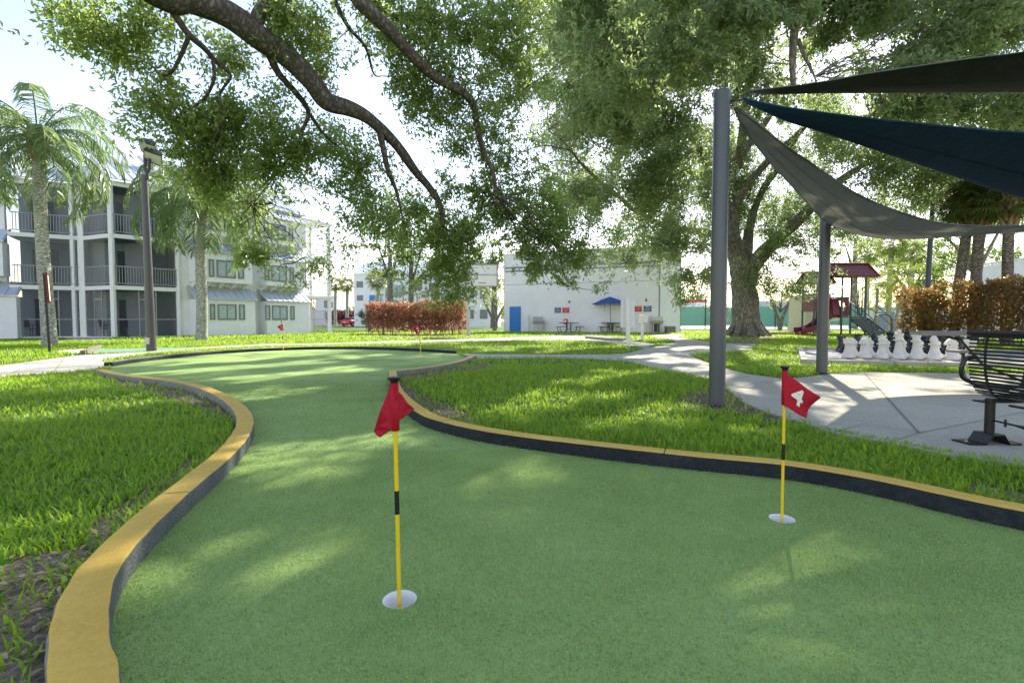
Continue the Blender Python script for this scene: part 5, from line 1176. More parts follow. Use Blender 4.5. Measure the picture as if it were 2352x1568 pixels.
n = 12; b.add(vs, [(i * n + k, i * n + (k + 1) % n, (i + 1) * n + (k + 1) % n, (i + 1) * n + k) for i in range(len(path) - 1) for k in range(n)] + [tuple(range(n)), tuple((len(path) - 1) * n + k for k in range(n))[::-1]], False)
b.box(-3.2, -2.5, -.4, .15, 0, .16); sl_ = obj('slide', b, M['maroon'], pg)
h = MB(); ar = [(.55 + .42 * math.cos(a), 1.3 + .95 * math.sin(a)) for a in np.linspace(0, math.pi, 14)]; ar2 = [(.55 + .52 * math.cos(a), 1.3 + 1.07 * math.sin(a)) for a in np.linspace(math.pi, 0, 14)]
h.extr(ar + ar2, 'x', -1.0, -.53); obj('slide_hood', h, M['maroon'], sl_)
b = MB()
for i in range(4):
    z = 1.12 - .27 * (i + 1); y0 = -.06 - .28 * i; x = .05 + .16 * i; b.box(x, x + .98, y0 - .30, y0, z - .03, z + .03); b.box(x, x + .98, y0 - .03, y0 - .001, z + .031, z + .25)
obj('stairs', b, M['playgrey'], pg)
b = MB()
for x in (-.02, 1.08): b.add([(x + .0, -.03, 1.12), (x + .56, -1.2, .08), (x + .56, -1.2, -.02), (x, -.03, .98), (x + .04, -.03, 1.12), (x + .6, -1.2, .08), (x + .6, -1.2, -.02), (x + .04, -.03, .98)], [(0, 1, 2, 3), (7, 6, 5, 4), (0, 4, 5, 1), (2, 6, 7, 3)])
obj('stringer', b, M['playgrey'], pg)
for x in (-.05, 1.14):
    b = MB(); b.tube([(x, -.05, 1.25), (x, -.05, 2.1), (x + .3, -.6, 1.65), (x + .58, -1.22, 1.05), (x + .6, -1.25, 0)], .028, 8); b.tube([(x, -.05, 1.75), (x + .3, -.6, 1.25), (x + .58, -1.22, .62)], .022, 6); obj('handrail', b, M['playgrey'], pg)
b = MB(); b.tube(spline([(.62, -1.25, 0), (.62, -1.25, .95), (.75, -1.25, 1.22), (1.0, -1.25, 1.3), (1.4, -1.25, 1.28), (1.62, -1.25, 1.1), (1.66, -1.25, .6), (1.66, -1.25, 0)], 5), .035, 8); b.tube(spline([(1.7, -1.25, 1.0), (2.2, -1.25, 1.0), (2.4, -1.25, .8), (2.3, -1.25, .55), (1.7, -1.25, .5)], 5), .03, 8); obj('handrail', b, M['playgrey'], pg)
b = MB()
for i in range(4): b.tube([(.35 + .13 * i, .02, 1.22), (.35 + .13 * i, .02, 2.2)], .022, 6)
b.tube(spline([(.55, .04, 1.25), (.55, .04, 2.9), (.66, .04, 3.1), (.8, .04, 2.9), (.8, .04, 1.25)], 5), .028, 8); b.tube([(-.45, .03, 2.05), (.0, .03, 2.05)], .022, 6); b.tube([(-.3, .03, 1.25), (-.3, .03, 2.05)], .02, 6); b.tube([(-.1, .03, 1.25), (-.1, .03, 2.05)], .02, 6); obj('guard_bars', b, M['playgrey'], pg)
for x, z in ((1.3, 1.05), (1.45, .55)): obj('pod_step', MB().lathe([(.001, z - .22), (.08, z - .2), (.28, z), (.26, z + .03), (.001, z + .03)], x, .4, 14), M['maroon'], pg)
obj('pod_post', MB().tube([(1.3, .4, 0), (1.3, .4, .86)], .05, 8).tube([(1.45, .4, 0), (1.45, .4, .36)], .05, 8).tube([(2.0, 1.0, 0), (1.3, 1.35, 1.9)], .05, 8), M['playgrey'], pg)
obj('dish', MB().lathe([(.001, 0), (.18, .03), (.28, .12), (.25, .12), (.001, .05)], -2.25, .2, 14), M['maroon'], pg); obj('dish_arm', MB().tube([(-1.9, .5, 1.5), (-2.25, .2, .25), (-2.25, .2, .02)], .03, 6), M['playgrey'], pg)
b = MB()
pl_ = gx([(1752, 769.5), (2148, 772.5)]); d_ = pl_[1] - pl_[0]; nn = Vector((-d_.y, d_.x)).normalized() * .15; b.prism([tuple(pl_[0]), tuple(pl_[1]), tuple(pl_[1] + nn), tuple(pl_[0] + nn)], 0, .13)
pl_ = gx([(1748, 769), (1860, 764.5)]); d_ = pl_[1] - pl_[0]; nn = Vector((-d_.y, d_.x)).normalized() * .15; b.prism([tuple(pl_[0]), tuple(pl_[1]), tuple(pl_[1] + nn), tuple(pl_[0] + nn)], 0, .15)
te = thing('timber_edging', 'low dark timber edging round the playground mulch', 'edging', gnd(1950, 771)); obj('beam', b, M['timber'], te, True)

# gaps cut into the crowns to throw sun patches on ground and low sail
GAPS = [(*gnd(a, c), r) for a, c, r in ((560, 905, .5), (620, 903, .45), (640, 1060, .32), (700, 1045, .38), (770, 1025, .36), (840, 1010, .2), (770, 1085, .28), (820, 1080, .12), (440, 850, .5), (520, 846, .55), (690, 832, .6), (600, 868, .5), (760, 850, .6), (500, 828, .7), (820, 818, .6),
        (1215, 1085, .26), (1250, 1100, .2), (1160, 1105, .08), (1090, 1038, .14), (1515, 1095, .2), (1610, 1130, .17), (1190, 1188, .16), (1890, 1262, .26), (1960, 1275, .2), (1840, 1240, .15), (1760, 1340, .16), (1730, 1420, .14), (900, 1010, .3), (1600, 1230, .12), (2060, 1490, .24), (700, 1270, .24), (640, 1290, .09), (560, 1262, .26), (470, 1290, .22), (390, 1320, .22), (340, 1350, .1),
        (60, 948, .4), (150, 942, .55), (240, 932, .4), (320, 925, .35), (30, 960, .45), (130, 1195, .16), (230, 1215, .16), (60, 1210, .15), (330, 1180, .14), (420, 1100, .14),
        (1150, 945, .42), (1215, 932, .35), (1290, 918, .5), (1060, 950, .2), (1000, 960, .2), (1480, 965, .4), (1420, 990, .22), (1540, 940, .25), (1330, 880, .4), (1420, 860, .5), (1600, 985, .2), (1700, 1000, .2), (1800, 1015, .14), (1950, 1035, .14), (2120, 1070, .12), (1350, 985, .2),
        (1800, 925, .3), (1850, 905, .4), (1900, 930, .35), (1880, 960, .25), (1960, 880, .5), (2030, 872, .5), (2080, 905, .45), (2140, 880, .5), (2000, 915, .35), (2150, 915, .35), (2200, 890, .4), (1740, 905, .3), (2250, 925, .3), (2060, 925, .25), (2300, 880, .4), (1760, 880, .4),
        (1560, 830, .6), (1500, 820, .6), (1620, 850, .5), (1680, 800, .8), (1560, 800, .8), (1480, 790, .8), (1300, 800, 1.2), (1150, 800, 1.2), (1750, 820, .8), (1800, 800, 1.0), (1900, 800, 1.2), (1400, 795, 1.0), (1650, 870, .3))]
GAPS += [(*at(a, c, y), r) for a, c, y, r in ((1895, 455, 7.2, .42), (1865, 480, 7.9, .35), (1945, 492, 7.8, .4), (1920, 520, 8.4, .25), (2043, 540, 8.6, .3), (2160, 524, 8.0, .4), (1830, 420, 6.9, .2), (2300, 526, 8.4, .3))]
GA = np.array(GAPS); SD = np.array(sd)
def open_gaps(C, rng, keep=.06):
    k = np.ones(len(C), bool); pr = rng.uniform(0, 1, len(C))
    for x, y, z, r in GA:
        d = C - (x, y, z); t = d @ SD; q = d - t[:, None] * SD; h = np.linalg.norm(q, axis=1); ang = np.arctan2(q[:, 2], q[:, 0])
        rr = r * (1 + .35 * np.sin(ang * 3 + x * 5) + .2 * np.sin(ang * 5 + y * 7))
        k &= ~((h < rr) & (t > .3) & (pr > keep))
    return C[k]

# ================================================================== TREES, PALMS, HEDGES
def tree(name, label, cat, base, group=None): return thing(name, label, cat, base, 0, group)
def crown(parent, blobs, m, L, W, rng, droop=.35, k=14, spread=.13, shell=.5, name='crown'):
    """blobs: (centre xyz, radii xyz, leaves)"""
    C = np.concatenate([blob_points(c, r, n, rng, k, spread * (0.6 + .8 * rng.random()), shell) for c, r, n in blobs])
    if parent.name.startswith('oak'): C = open_gaps(C, rng)
    V, F = leaves(C, L, W, rng, droop); return npmesh(name, V, F, m, parent, world=True)
def px_blob(px, py, Y, rx, ry, n, dz=1.0):
    c = at(px, py, Y); k = Y / FPX; return (np.array(c), np.array((rx * k, (rx + ry) / 2 * k * dz, ry * k)), int(n))
def limb(b, pts, n=9, k=6, wob=.02):
    """pts: (px, py, Y, radius)"""
    q = [np.array((*at(a, c, y), r)) for a, c, y, r in pts]; s = spline(q, k)
    P = [Vector(p[:3]) + Vector((noise.noise(Vector(p[:3]) * 1.7), noise.noise(Vector(p[:3]) * 1.7 + Vector((5, 5, 5))), noise.noise(Vector(p[:3]) * 1.7 + Vector((9, 1, 3))))) * wob * min(1, 4 * p[3] / .15) for p in s]
    b.tube(P, [max(.004, p[3] * (1 + .10 * noise.noise(Vector(p[:3]) * 2.6))) for p in s], n)
def twigs(b, blobs, rng, starts, per=3, r0=.007):
    """thin crooked twigs from the nearest limb point into each blob"""
    S_ = np.array(starts)
    for c, r, n in blobs:
        for k in range(per):
            e = c + rng.normal(size=3) * r * .55; j = np.argmin(np.linalg.norm(S_ - c, axis=1)); s = S_[j] if k == 0 else c + rng.normal(size=3) * r * .25
            dist = np.linalg.norm(e - s)
            if dist > 3.2 and k: continue
            m = [s + (e - s) * t + rng.normal(size=3) * .06 * dist * math.sin(math.pi * t) for t in (0, .25, .5, .75, 1)]
            rr = min(.02, r0 * (1 + dist * .35))
            b.tube([Vector(p) for p in spline(m, 3)], list(np.linspace(rr, rr * .3, 13)), 5)

# ---- the oak whose limbs hang over the green (its trunk stands outside the picture, to the left)
rng = np.random.default_rng(21)
o1 = tree('oak_tree', 'overhanging oak whose thick limb slants down across the sky over the green', 'tree', (-5.3, 2.6, 0), 'oaks')
b = MB()
b.tube([(-5.3, 2.6, -.1), (-5.3, 2.6, .4), (-5.25, 2.62, 1.6), (-5.15, 2.7, 3.0), (-4.95, 2.9, 4.3), (-4.6, 3.2, 5.1)], [.62, .48, .42, .38, .33, .26], 18)
def limbw(b, pre, pts, n=12):
    q = [np.array(p) for p in pre] + [np.array((*at(a, c, y), r)) for a, c, y, r in pts]; s = spline(q, 7)
    b.tube([Vector(p[:3]) + Vector((noise.noise(Vector(p[:3]) * 2), noise.noise(Vector(p[:3]) * 2 + Vector((7, 0, 0))), noise.noise(Vector(p[:3]) * 2 + Vector((0, 7, 0))))) * .03 for p in s], [p[3] * (1 + .12 * noise.noise(Vector(p[:3]) * 3)) for p in s], n)
limbw(b, [(-4.75, 3.1, 4.6, .24)], [(330, -40, 5.2, .165), (430, -5, 5.5, .15), (520, 35, 5.8, .145), (590, 80, 6.0, .138), (660, 130, 6.3, .13), (715, 185, 6.5, .122), (750, 232, 6.7, .118), (800, 250, 6.9, .10), (850, 275, 7.1, .085), (905, 325, 7.4, .075), (950, 385, 7.8, .066), (985, 430, 8.1, .058), (1012, 468, 8.3, .05), (1020, 515, 8.4, .035)], 18)
limbw(b, [(-4.7, 3.1, 5.0, .2), (-3.6, 4.2, 5.9, .16)], [(770, -60, 6.0, .10), (830, 10, 6.2, .092), (885, 60, 6.4, .082), (950, 130, 6.7, .072), (1005, 180, 7.0, .066), (1065, 212, 7.2, .058), (1088, 245, 7.4, .05), (1098, 300, 7.6, .046), (1112, 350, 7.8, .042), (1130, 390, 7.9, .036), (1138, 450, 8.0, .028)], 14)
limb(b, [(585, 70, 6.0, .09), (600, 25, 6.0, .075), (640, 0, 6.1, .06), (700, -30, 6.3, .05)], 12)
limb(b, [(395, 25, 5.45, .035), (430, 75, 5.6, .034), (470, 110, 5.8, .03), (500, 145, 6.0, .026), (530, 175, 6.1, .018), (505, 220, 6.2, .014), (500, 300, 6.2, .006)])
limb(b, [(435, 82, 5.6, .024), (415, 130, 5.7, .02), (395, 165, 5.8, .018), (370, 175, 5.9, .012), (340, 145, 5.9, .008), (290, 140, 6.0, .005)])
limb(b, [(490, 130, 5.9, .022), (492, 180, 6.0, .02), (470, 225, 6.2, .018), (430, 255, 6.3, .013), (390, 285, 6.4, .006)])
limb(b, [(620, 130, 6.2, .05), (640, 170, 6.4, .04), (680, 215, 6.7, .036), (708, 260, 6.9, .03), (690, 310, 7.0, .02), (690, 350, 7.1, .01)])
limb(b, [(712, 265, 6.9, .026), (745, 310, 7.2, .02), (790, 350, 7.5, .012), (830, 400, 7.7, .006)])
limb(b, [(870, 290, 7.1, .05), (882, 340, 7.3, .045), (892, 390, 7.5, .038), (910, 440, 7.8, .026), (925, 500, 8.0, .012)])
limb(b, [(700, 330, 7.4, .012), (660, 370, 7.5, .016), (620, 420, 7.6, .012), (580, 470, 7.7, .006)])
limb(b, [(760, -20, 6.2, .03), (800, 60, 6.5, .024), (840, 110, 6.8, .02), (858, 170, 7.0, .012), (880, 175, 7.0, .006)])
st1 = [list(v) for v in b.v[::9]]
BL1 = [(165, 45, 5.6, 60, 46), (250, 70, 5.6, 105, 66), (335, 50, 5.6, 60, 50), (310, 110, 5.8, 48, 32), (215, 105, 5.6, 52, 28),
       (365, 190, 6.0, 34, 28), (355, 235, 6.2, 62, 56), (340, 280, 6.3, 52, 32), (450, 292, 6.4, 78, 50), (455, 345, 6.5, 66, 45), (545, 268, 6.6, 42, 36), (540, 350, 6.7, 75, 60), (510, 420, 6.8, 50, 48), (520, 470, 6.9, 34, 26),
       (630, 290, 7.2, 80, 60), (690, 350, 7.4, 95, 70), (610, 380, 7.4, 70, 60), (760, 330, 7.6, 85, 66), (620, 460, 7.6, 75, 60), (590, 530, 7.8, 60, 45), (640, 600, 8.0, 65, 36), (700, 450, 7.8, 80, 60), (720, 540, 8.0, 90, 62), (800, 440, 8.0, 85, 70), (850, 380, 7.8, 70, 55), (860, 500, 8.2, 100, 70), (790, 590, 8.4, 70, 45), (900, 570, 8.6, 95, 60), (960, 480, 8.6, 80, 66), (930, 640, 8.8, 60, 40), (1000, 560, 8.8, 95, 70), (1060, 520, 8.8, 70, 60), (1052, 610, 9.0, 40, 50), (1060, 680, 9.2, 45, 40), (680, 630, 8.2, 40, 26), (1040, 430, 8.4, 50, 40),
       (690, 60, 6.4, 60, 66), (640, 35, 6.2, 45, 40), (750, 110, 6.6, 50, 45), (730, 170, 6.8, 46, 36), (515, 130, 6.4, 38, 52), (640, 218, 6.8, 32, 26), (660, 90, 6.3, 40, 36),
       (890, 60, 7.0, 85, 55), (970, 90, 7.0, 100, 66), (1000, 160, 7.2, 95, 60), (930, 190, 7.2, 80, 52), (1080, 60, 7.2, 105, 70), (1170, 110, 7.6, 110, 80), (1060, 240, 7.5, 85, 60), (980, 250, 7.5, 60, 42), (1160, 220, 7.8, 105, 74), (1220, 170, 8.0, 80, 70), (1130, 320, 8.0, 85, 66), (1050, 330, 8.0, 46, 40), (1200, 420, 8.5, 95, 75), (1240, 310, 8.5, 50, 40), (1280, 450, 9.0, 85, 66), (1110, 445, 8.4, 60, 50), (1210, 520, 8.8, 85, 60), (1290, 540, 9.2, 90, 60), (1240, 610, 9.2, 70, 42), (1340, 600, 9.6, 75, 45), (1400, 540, 9.8, 70, 55), (1290, 640, 9.4, 34, 26), (1390, 650, 9.8, 36, 26), (1430, 600, 9.9, 55, 40), (470, 385, 6.8, 44, 34), (430, 400, 6.8, 36, 30), (495, 445, 7.0, 48, 40), (600, 480, 7.8, 70, 60), (640, 540, 8.0, 80, 50), (690, 600, 8.2, 60, 36), (570, 430, 7.5, 46, 46), (740, 610, 8.3, 50, 30), (590, 585, 8.0, 46, 30), (1000, 620, 9.0, 72, 50), (1062, 550, 9.0, 46, 50), (870, 620, 8.6, 60, 40), (1020, 680, 9.2, 50, 34), (940, 540, 8.6, 70, 50), (1230, 570, 9.0, 90, 50), (1320, 570, 9.5, 70, 50), (1160, 500, 8.7, 70, 50), (1260, 500, 9.0, 80, 50), (860, 10, 6.8, 80, 40), (1180, 20, 7.5, 110, 60), (1000, 20, 7, 90, 40)]
blobs1 = [px_blob(a, c, y, rx, ry, ((.38 if a < 420 else .52) * rx * ry * (.6 + .9 * ((a * 7 + c * 3) % 10) / 10))) for a, c, y, rx, ry in BL1]
over = [(np.array((x, y, z)), np.array((1.2, 1.2, .6)), 420) for x, y, z in ((-5.5, 4, 7.2), (-3.2, 5, 7.6), (-1.5, 6.5, 7.8), (-4, 7.5, 8.2), (.2, 7.5, 7.6), (-7, 5.5, 6.8), (-6, 1.5, 7), (-3.5, 2, 7.2), (-1.5, 3.6, 7.0), (1.5, 9, 8.6), (-2, 9.5, 9), (-5.6, 9.2, 8.4))]  # unseen leaf clumps high over the view, added to cast shade
twigs(b, blobs1, rng, st1, 4)
obj('trunk', b, M['limbbark'], o1, True)
crown(o1, blobs1 + over, M['oakleaf'], .078, .031, rng, .35, 12, .085, .6)

# ---- the great oak on the right
rng = np.random.default_rng(33)
Yo = 30.0; f = gnd(1714, 772); f = Vector((f.x, f.y, 0)); Yo = f.y
o2 = tree('oak_tree', 'great oak with a thick furrowed trunk rising behind the sail post', 'tree', f, 'oaks')
b = MB()
bs = at(1713, 700, Yo)
vs = []; n = 40; zs = [(-.1, 1.25), (.08, 1.12), (.3, .95), (.8, .82), (1.6, .76), (2.6, .74), (3.4, .78)]
limb(b, [(1715, 776, Yo, 1.08), (1715, 768, Yo, .95), (1714, 755, Yo, .84), (1713, 735, Yo, .78), (1712, 700, Yo, .74), (1709, 665, Yo, .72), (1704, 632, Yo, .62), (1690, 580, Yo, .52), (1678, 515, Yo, .44), (1672, 450, Yo, .38), (1680, 390, Yo, .3), (1720, 330, Yo, .24), (1770, 260, Yo, .18), (1800, 180, Yo, .12)], 24, 6, .05)
for a in range(9):
    t = a * 2 * math.pi / 9 + .3; b.tube([(f.x + .62 * math.cos(t), f.y + .62 * math.sin(t), .9), (f.x + .92 * math.cos(t), f.y + .92 * math.sin(t), .3), (f.x + 1.25 * math.cos(t), f.y + 1.25 * math.sin(t), -.04)], [.16, .22, .2], 8)
limb(b, [(1715, 650, Yo, .55), (1728, 615, Yo - .3, .48), (1750, 585, Yo - .6, .42), (1790, 545, Yo - 1, .36), (1840, 500, Yo - 1.6, .3), (1890, 450, Yo - 2.4, .24), (1950, 400, Yo - 3, .17), (2030, 350, Yo - 4, .1)], 16)
limb(b, [(1705, 640, Yo + .2, .4), (1715, 580, Yo + .5, .34), (1722, 520, Yo + 1, .26), (1750, 440, Yo + 1.5, .2), (1800, 370, Yo + 2, .14), (1840, 300, Yo + 2, .08)], 12)
limb(b, [(1680, 530, Yo, .3), (1650, 440, Yo - .5, .25), (1610, 350, Yo - 1, .2), (1560, 270, Yo - 2, .15), (1500, 200, Yo - 3, .1)], 12)
limb(b, [(1676, 490, Yo, .25), (1720, 420, Yo - .8, .22), (1775, 360, Yo - 1.4, .18), (1840, 300, Yo - 2, .15), (1900, 220, Yo - 3, .1)], 12)
limb(b, [(1692, 585, Yo, .26), (1640, 540, Yo - 1, .22), (1560, 525, Yo - 2.5, .18), (1480, 500, Yo - 4, .13), (1420, 450, Yo - 6, .1), (1380, 420, Yo - 7, .08), (1330, 370, Yo - 8, .06), (1300, 332, Yo - 8.5, .045), (1260, 300, Yo - 8.5, .03)], 12)
limb(b, [(1310, 345, Yo - 8.2, .04), (1250, 335, Yo - 8.5, .03), (1190, 352, Yo - 8.5, .015)], 8); limb(b, [(1335, 375, Yo - 8, .035), (1270, 370, Yo - 8.2, .022), (1220, 400, Yo - 8.4, .012)], 8)
limb(b, [(1695, 385, Yo, .26), (1720, 200, Yo - 3, .24), (1760, -60, Yo - 8, .22), (1800, -260, Yo - 13, .18), (1828, -90, Yo - 16, .15), (1830, 20, Yo - 16.2, .12), (1822, 90, Yo - 16.3, .10), (1820, 150, Yo - 16.3, .085), (1822, 195, Yo - 16.3, .06)], 12)
limb(b, [(1832, 90, Yo - 16.2, .06), (1848, 130, Yo - 16.1, .05), (1868, 170, Yo - 16, .03), (1878, 200, Yo - 16, .015)], 8)
limb(b, [(1780, -150, Yo - 11, .14), (1640, -180, Yo - 14, .12), (1560, -40, Yo - 15, .09), (1538, 50, Yo - 15.2, .075), (1510, 120, Yo - 15.3, .06), (1500, 190, Yo - 15.3, .045), (1490, 260, Yo - 15.3, .025)], 10)
limb(b, [(1545, 30, Yo - 15.2, .05), (1570, 90, Yo - 15.2, .04), (1590, 130, Yo - 15.2, .02)], 8)
st2 = [list(v) for v in b.v[::11]]
bl = []
def ok(px, py):
    if px < 1330 and py > 260: return False
    if ((px - 1270) / 95) ** 2 + ((py - 340) / 75) ** 2 < 1: return False
    return True
tries = 0
while len(bl) < 185 and tries < 5000:
    tries += 1; px, py = rng.uniform(1300, 2480), rng.uniform(-120, 570)
    if not ok(px, py): continue
    if px > 1960 and py > 470: continue
    if py < 260: Y = rng.choice([rng.uniform(12.5, 17), rng.uniform(18, 27)])
    else: Y = rng.uniform(19, 33)
    if 1620 < px < 1900 and 230 < py < 560: Y = rng.uniform(30.8, 34.5)
    r = rng.uniform(55, 105); bl.append((px, py, Y, r * 1.1, r * .75))
for i in range(46):
    px, py = rng.uniform(1250, 1720), rng.uniform(-40, 480)
    if ok(px, py): bl.append((px, py, rng.uniform(20, 31) if px < 1600 or py < 230 else rng.uniform(31, 34.5), 80, 62))
for i in range(16): bl.append((rng.uniform(1215, 1460), rng.uniform(60, 330), rng.uniform(27, 34), 72, 56))
bl += [(1470, 590, 24, 60, 45), (1520, 620, 24, 40, 45), (1585, 640, 25, 45, 55), (1600, 570, 26, 60, 50), (1570, 690, 25, 26, 28), (1640, 650, 27, 36, 50), (1400, 480, 22, 60, 45), (1360, 440, 22, 40, 36), (1480, 500, 23, 80, 60), (1560, 480, 25, 80, 66),
       (1760, 620, 28.5, 50, 45), (1800, 660, 28.5, 50, 36), (1830, 590, 28.5, 66, 50), (1880, 640, 29, 46, 36), (1880, 540, 28, 60, 46), (1960, 530, 28, 60, 40), (1790, 540, 28, 60, 45), (1850, 660, 27, 36, 26), (2010, 470, 27, 60, 40), (1910, 480, 27, 60, 40), (1660, 300, 28, 60, 50), (1560, 330, 26, 70, 60), (1480, 330, 24, 70, 60), (1440, 240, 20, 70, 60), (1400, 150, 16, 70, 55), (1390, 60, 15, 60, 45), (1330, 90, 13, 46, 40)]
blobs2 = [px_blob(a, c, y, rx, ry, (.27 if y > 18 else .36) * rx * ry * (.5 + rng.random()), .8) for a, c, y, rx, ry in bl]
shade_blobs = []  # leaf clumps above the view, added to shade the near ground
for i in range(22):
    px, py, Y = rng.uniform(1250, 2450), rng.uniform(-520, -100), rng.uniform(13, 32); shade_blobs.append(px_blob(px, py, Y, 90, 62, 420, .9))
for px, py in ((1560, -80), (1640, -160), (1700, -130), (1760, -200), (1690, -260), (1620, -300), (1800, -100), (1850, -240), (1740, -330), (1900, -160), (1500, -180), (1560, -360), (1950, -300), (1840, -380)): shade_blobs.append(px_blob(px, py, rng.uniform(22, 28), 95, 70, 900, .8))
for gx_, gy_ in ((.3, 1.6), (.9, 1.7), (1.5, 1.9), (.5, 2.3), (1.2, 2.5), (1.9, 2.4), (.0, 2.0), (-.3, 1.5)):  # extra unseen clumps set along the sun's rays to shade the near green
    c = np.array((gx_, gy_, 0)) + np.array(sd) * ((24 + rng.uniform(-2, 2) - gy_) / sd.y); shade_blobs.append((c, np.array((1.2, 1.2, .9)), 1000))
twigs(b, blobs2, rng, st2, 2, .013)
obj('trunk', b, M['bark'], o2, True)
near = [q for q in blobs2 if q[0][1] < 18]; far_ = [q for q in blobs2 if q[0][1] >= 18]
V1, F1 = leaves(open_gaps(np.concatenate([blob_points(c, r, n * .8, rng, 12, .12, .6) for c, r, n in near]), rng), .17, .068, rng, .4)
V2, F2 = leaves(open_gaps(np.concatenate([blob_points(c, r, n * 2.0, rng, 14, .2, .6) for c, r, n in far_]), rng), .165, .07, rng, .35)
V3, F3 = leaves(open_gaps(np.concatenate([blob_points(c, r, n, rng, 14, .22, .6) for c, r, n in shade_blobs]), rng), .17, .08, rng, .3)
npmesh('crown', np.concatenate([V1, V2, V3]), np.concatenate([F1, F2 + len(V1), F3 + len(V1) + len(V2)]), M['oakleaf2'], o2, world=True)

# ---- other trees
def simple_tree(label, px, by, Y, trunk_r, crown_px, leafm, L, W, dens, rng, stems=1, group='background trees', bark='bark', base_y=None):
    p = at(px, 736, Y); t = tree('tree', label, 'tree', (p.x, Y, 0), group); b = MB(); zc = at(px, crown_px[0][1], Y).z
    for s in range(stems):
        a = 2 * math.pi * s / stems + .4; sp = .0 if stems == 1 else .5; q = [(p.x, Y, -.05), (p.x + sp * .4 * math.cos(a), Y + sp * .4 * math.sin(a), zc * .35), (p.x + sp * 1.6 * math.cos(a), Y + sp * math.sin(a), zc * .75), (p.x + sp * 2.6 * math.cos(a), Y + sp * 1.5 * math.sin(a), zc * 1.05)]
        b.tube([Vector(v) for v in spline(q, 5)], list(np.linspace(trunk_r, trunk_r * .35, 16)), 10)
    bl = [px_blob(a, c, Y + d, rx, ry, dens * rx * ry) for a, c, rx, ry, d in crown_px]
    for c, r, n in bl: b.tube([Vector((p.x, Y, zc * .6)), Vector((p.x, Y, zc * .6)).lerp(Vector(c), .5) + Vector((0, 0, .2)), Vector(c)], [trunk_r * .4, trunk_r * .25, trunk_r * .08], 6)
    obj('trunk', b, M[bark], t, True); crown(t, bl, leafm, L, W, rng, .25, 12, .3, .6); return t
rng = np.random.default_rng(44)
simple_tree('tall slim tree whose trunk stands behind the red hedge, leftmost of three', 897, 757, 50, .42, [(897, 580, 70, 60, 0), (860, 540, 60, 50, 1), (930, 520, 70, 60, 0), (890, 470, 70, 50, 0), (880, 630, 40, 24, 0)], M['treeleaf'], .34, .15, .26, rng)
simple_tree('tall tree behind the red hedge, middle one of three in a row', 945, 757, 51, .40, [(950, 590, 60, 50, 0), (980, 540, 60, 50, 1), (1000, 610, 50, 34, 0), (960, 640, 36, 24, 0)], M['treeleaf'], .34, .15, .26, rng)
simple_tree('tall tree with a slender bare trunk behind the red hedge, rightmost of three', 1004, 757, 50, .34, [(1010, 530, 60, 40, 0), (1040, 600, 50, 40, 0), (1070, 540, 50, 50, 0), (1030, 660, 30, 20, 0)], M['treeleaf'], .34, .15, .26, rng)
simple_tree('rounded green tree showing above the corner of the white building', 1135, 750, 62, .5, [(1120, 600, 50, 40, 0), (1150, 580, 40, 36, 1), (1080, 620, 40, 40, 0), (1110, 640, 60, 40, 0), (1130, 560, 26, 20, 0)], M['treeleaf'], .4, .18, .32, rng)
simple_tree('small many-stemmed tree on the lawn left of the blue door', 1136, 758, 44, .17, [(1125, 690, 36, 30, 0), (1150, 670, 26, 36, 0), (1115, 655, 30, 26, 0), (1145, 710, 22, 18, 0)], M['paleleaf'], .22, .10, .2, rng, 3)
simple_tree('pale multi-stemmed tree before the green tennis screen', 1792, 756, 48, .2, [(1790, 690, 50, 24, 0), (1760, 670, 36, 22, 0), (1830, 680, 40, 24, 0), (1800, 650, 50, 24, 0)], M['paleleaf'], .24, .11, .16, rng, 4)
simple_tree('broad dark green tree behind the young palms beyond the playground', 2090, 752, 62, .6, [(2060, 640, 60, 50, 0), (2120, 620, 60, 60, 0), (2090, 580, 60, 40, 1), (2170, 650, 50, 50, 0), (2030, 600, 40, 36, 0), (2180, 590, 40, 50, 0), (2140, 690, 60, 30, 0)], M['treeleaf'], .42, .2, .36, rng)
simple_tree('tall leafy tree filling the sky behind the three fan palms on the right', 2240, 745, 48, .5, [(2200, 540, 60, 50, 0), (2270, 510, 60, 50, 0), (2330, 470, 60, 50, 0), (2150, 520, 50, 40, 0), (2240, 590, 60, 40, 0), (2180, 600, 50, 40, 0)], M['treeleaf'], .3, .13, .28, rng)
simple_tree('feathery green tree behind the grey-white house at the right edge', 2320, 740, 66, .5, [(2330, 590, 50, 40, 0), (2300, 620, 40, 30, 0), (2250, 610, 40, 50, 0)], M['treeleaf'], .42, .18, .3, rng)
simple_tree('leafy tree filling the gap behind the playground roofs', 1960, 750, 58, .5, [(1940, 560, 60, 40, 0), (2000, 600, 50, 36, 0), (1900, 600, 50, 40, 0)], M['treeleaf'], .36, .16, .22, rng)
simple_tree('low dark tree in shade behind the small tree left of the white building', 1110, 745, 75, .4, [(1100, 705, 46, 26, 0), (1140, 700, 30, 26, 0), (1060, 700, 40, 30, 0)], M['treeleaf'], .42, .2, .18, rng)
simple_tree('far tree above the house with the red band', 1600, 748, 110, .5, [(1590, 680, 40, 24, 0), (1640, 690, 40, 20, 0), (1550, 690, 30, 16, 0)], M['treeleaf'], .6, .3, .2, rng)
rngt = np.random.default_rng(3); C = []
for i in range(120):
    a = rngt.uniform(-.95, 1.0); Y = rngt.uniform(125, 150); C.append(blob_points((a * Y, Y, rngt.uniform(1.5, 4.0)), (5, 4, 2.2), 150, rngt, 10, .7, .7))
V, F = leaves(np.concatenate(C), 1.0, .5, rngt, .2); tag(npmesh('treeline', V, F, M['treeleaf']), kind='stuff')

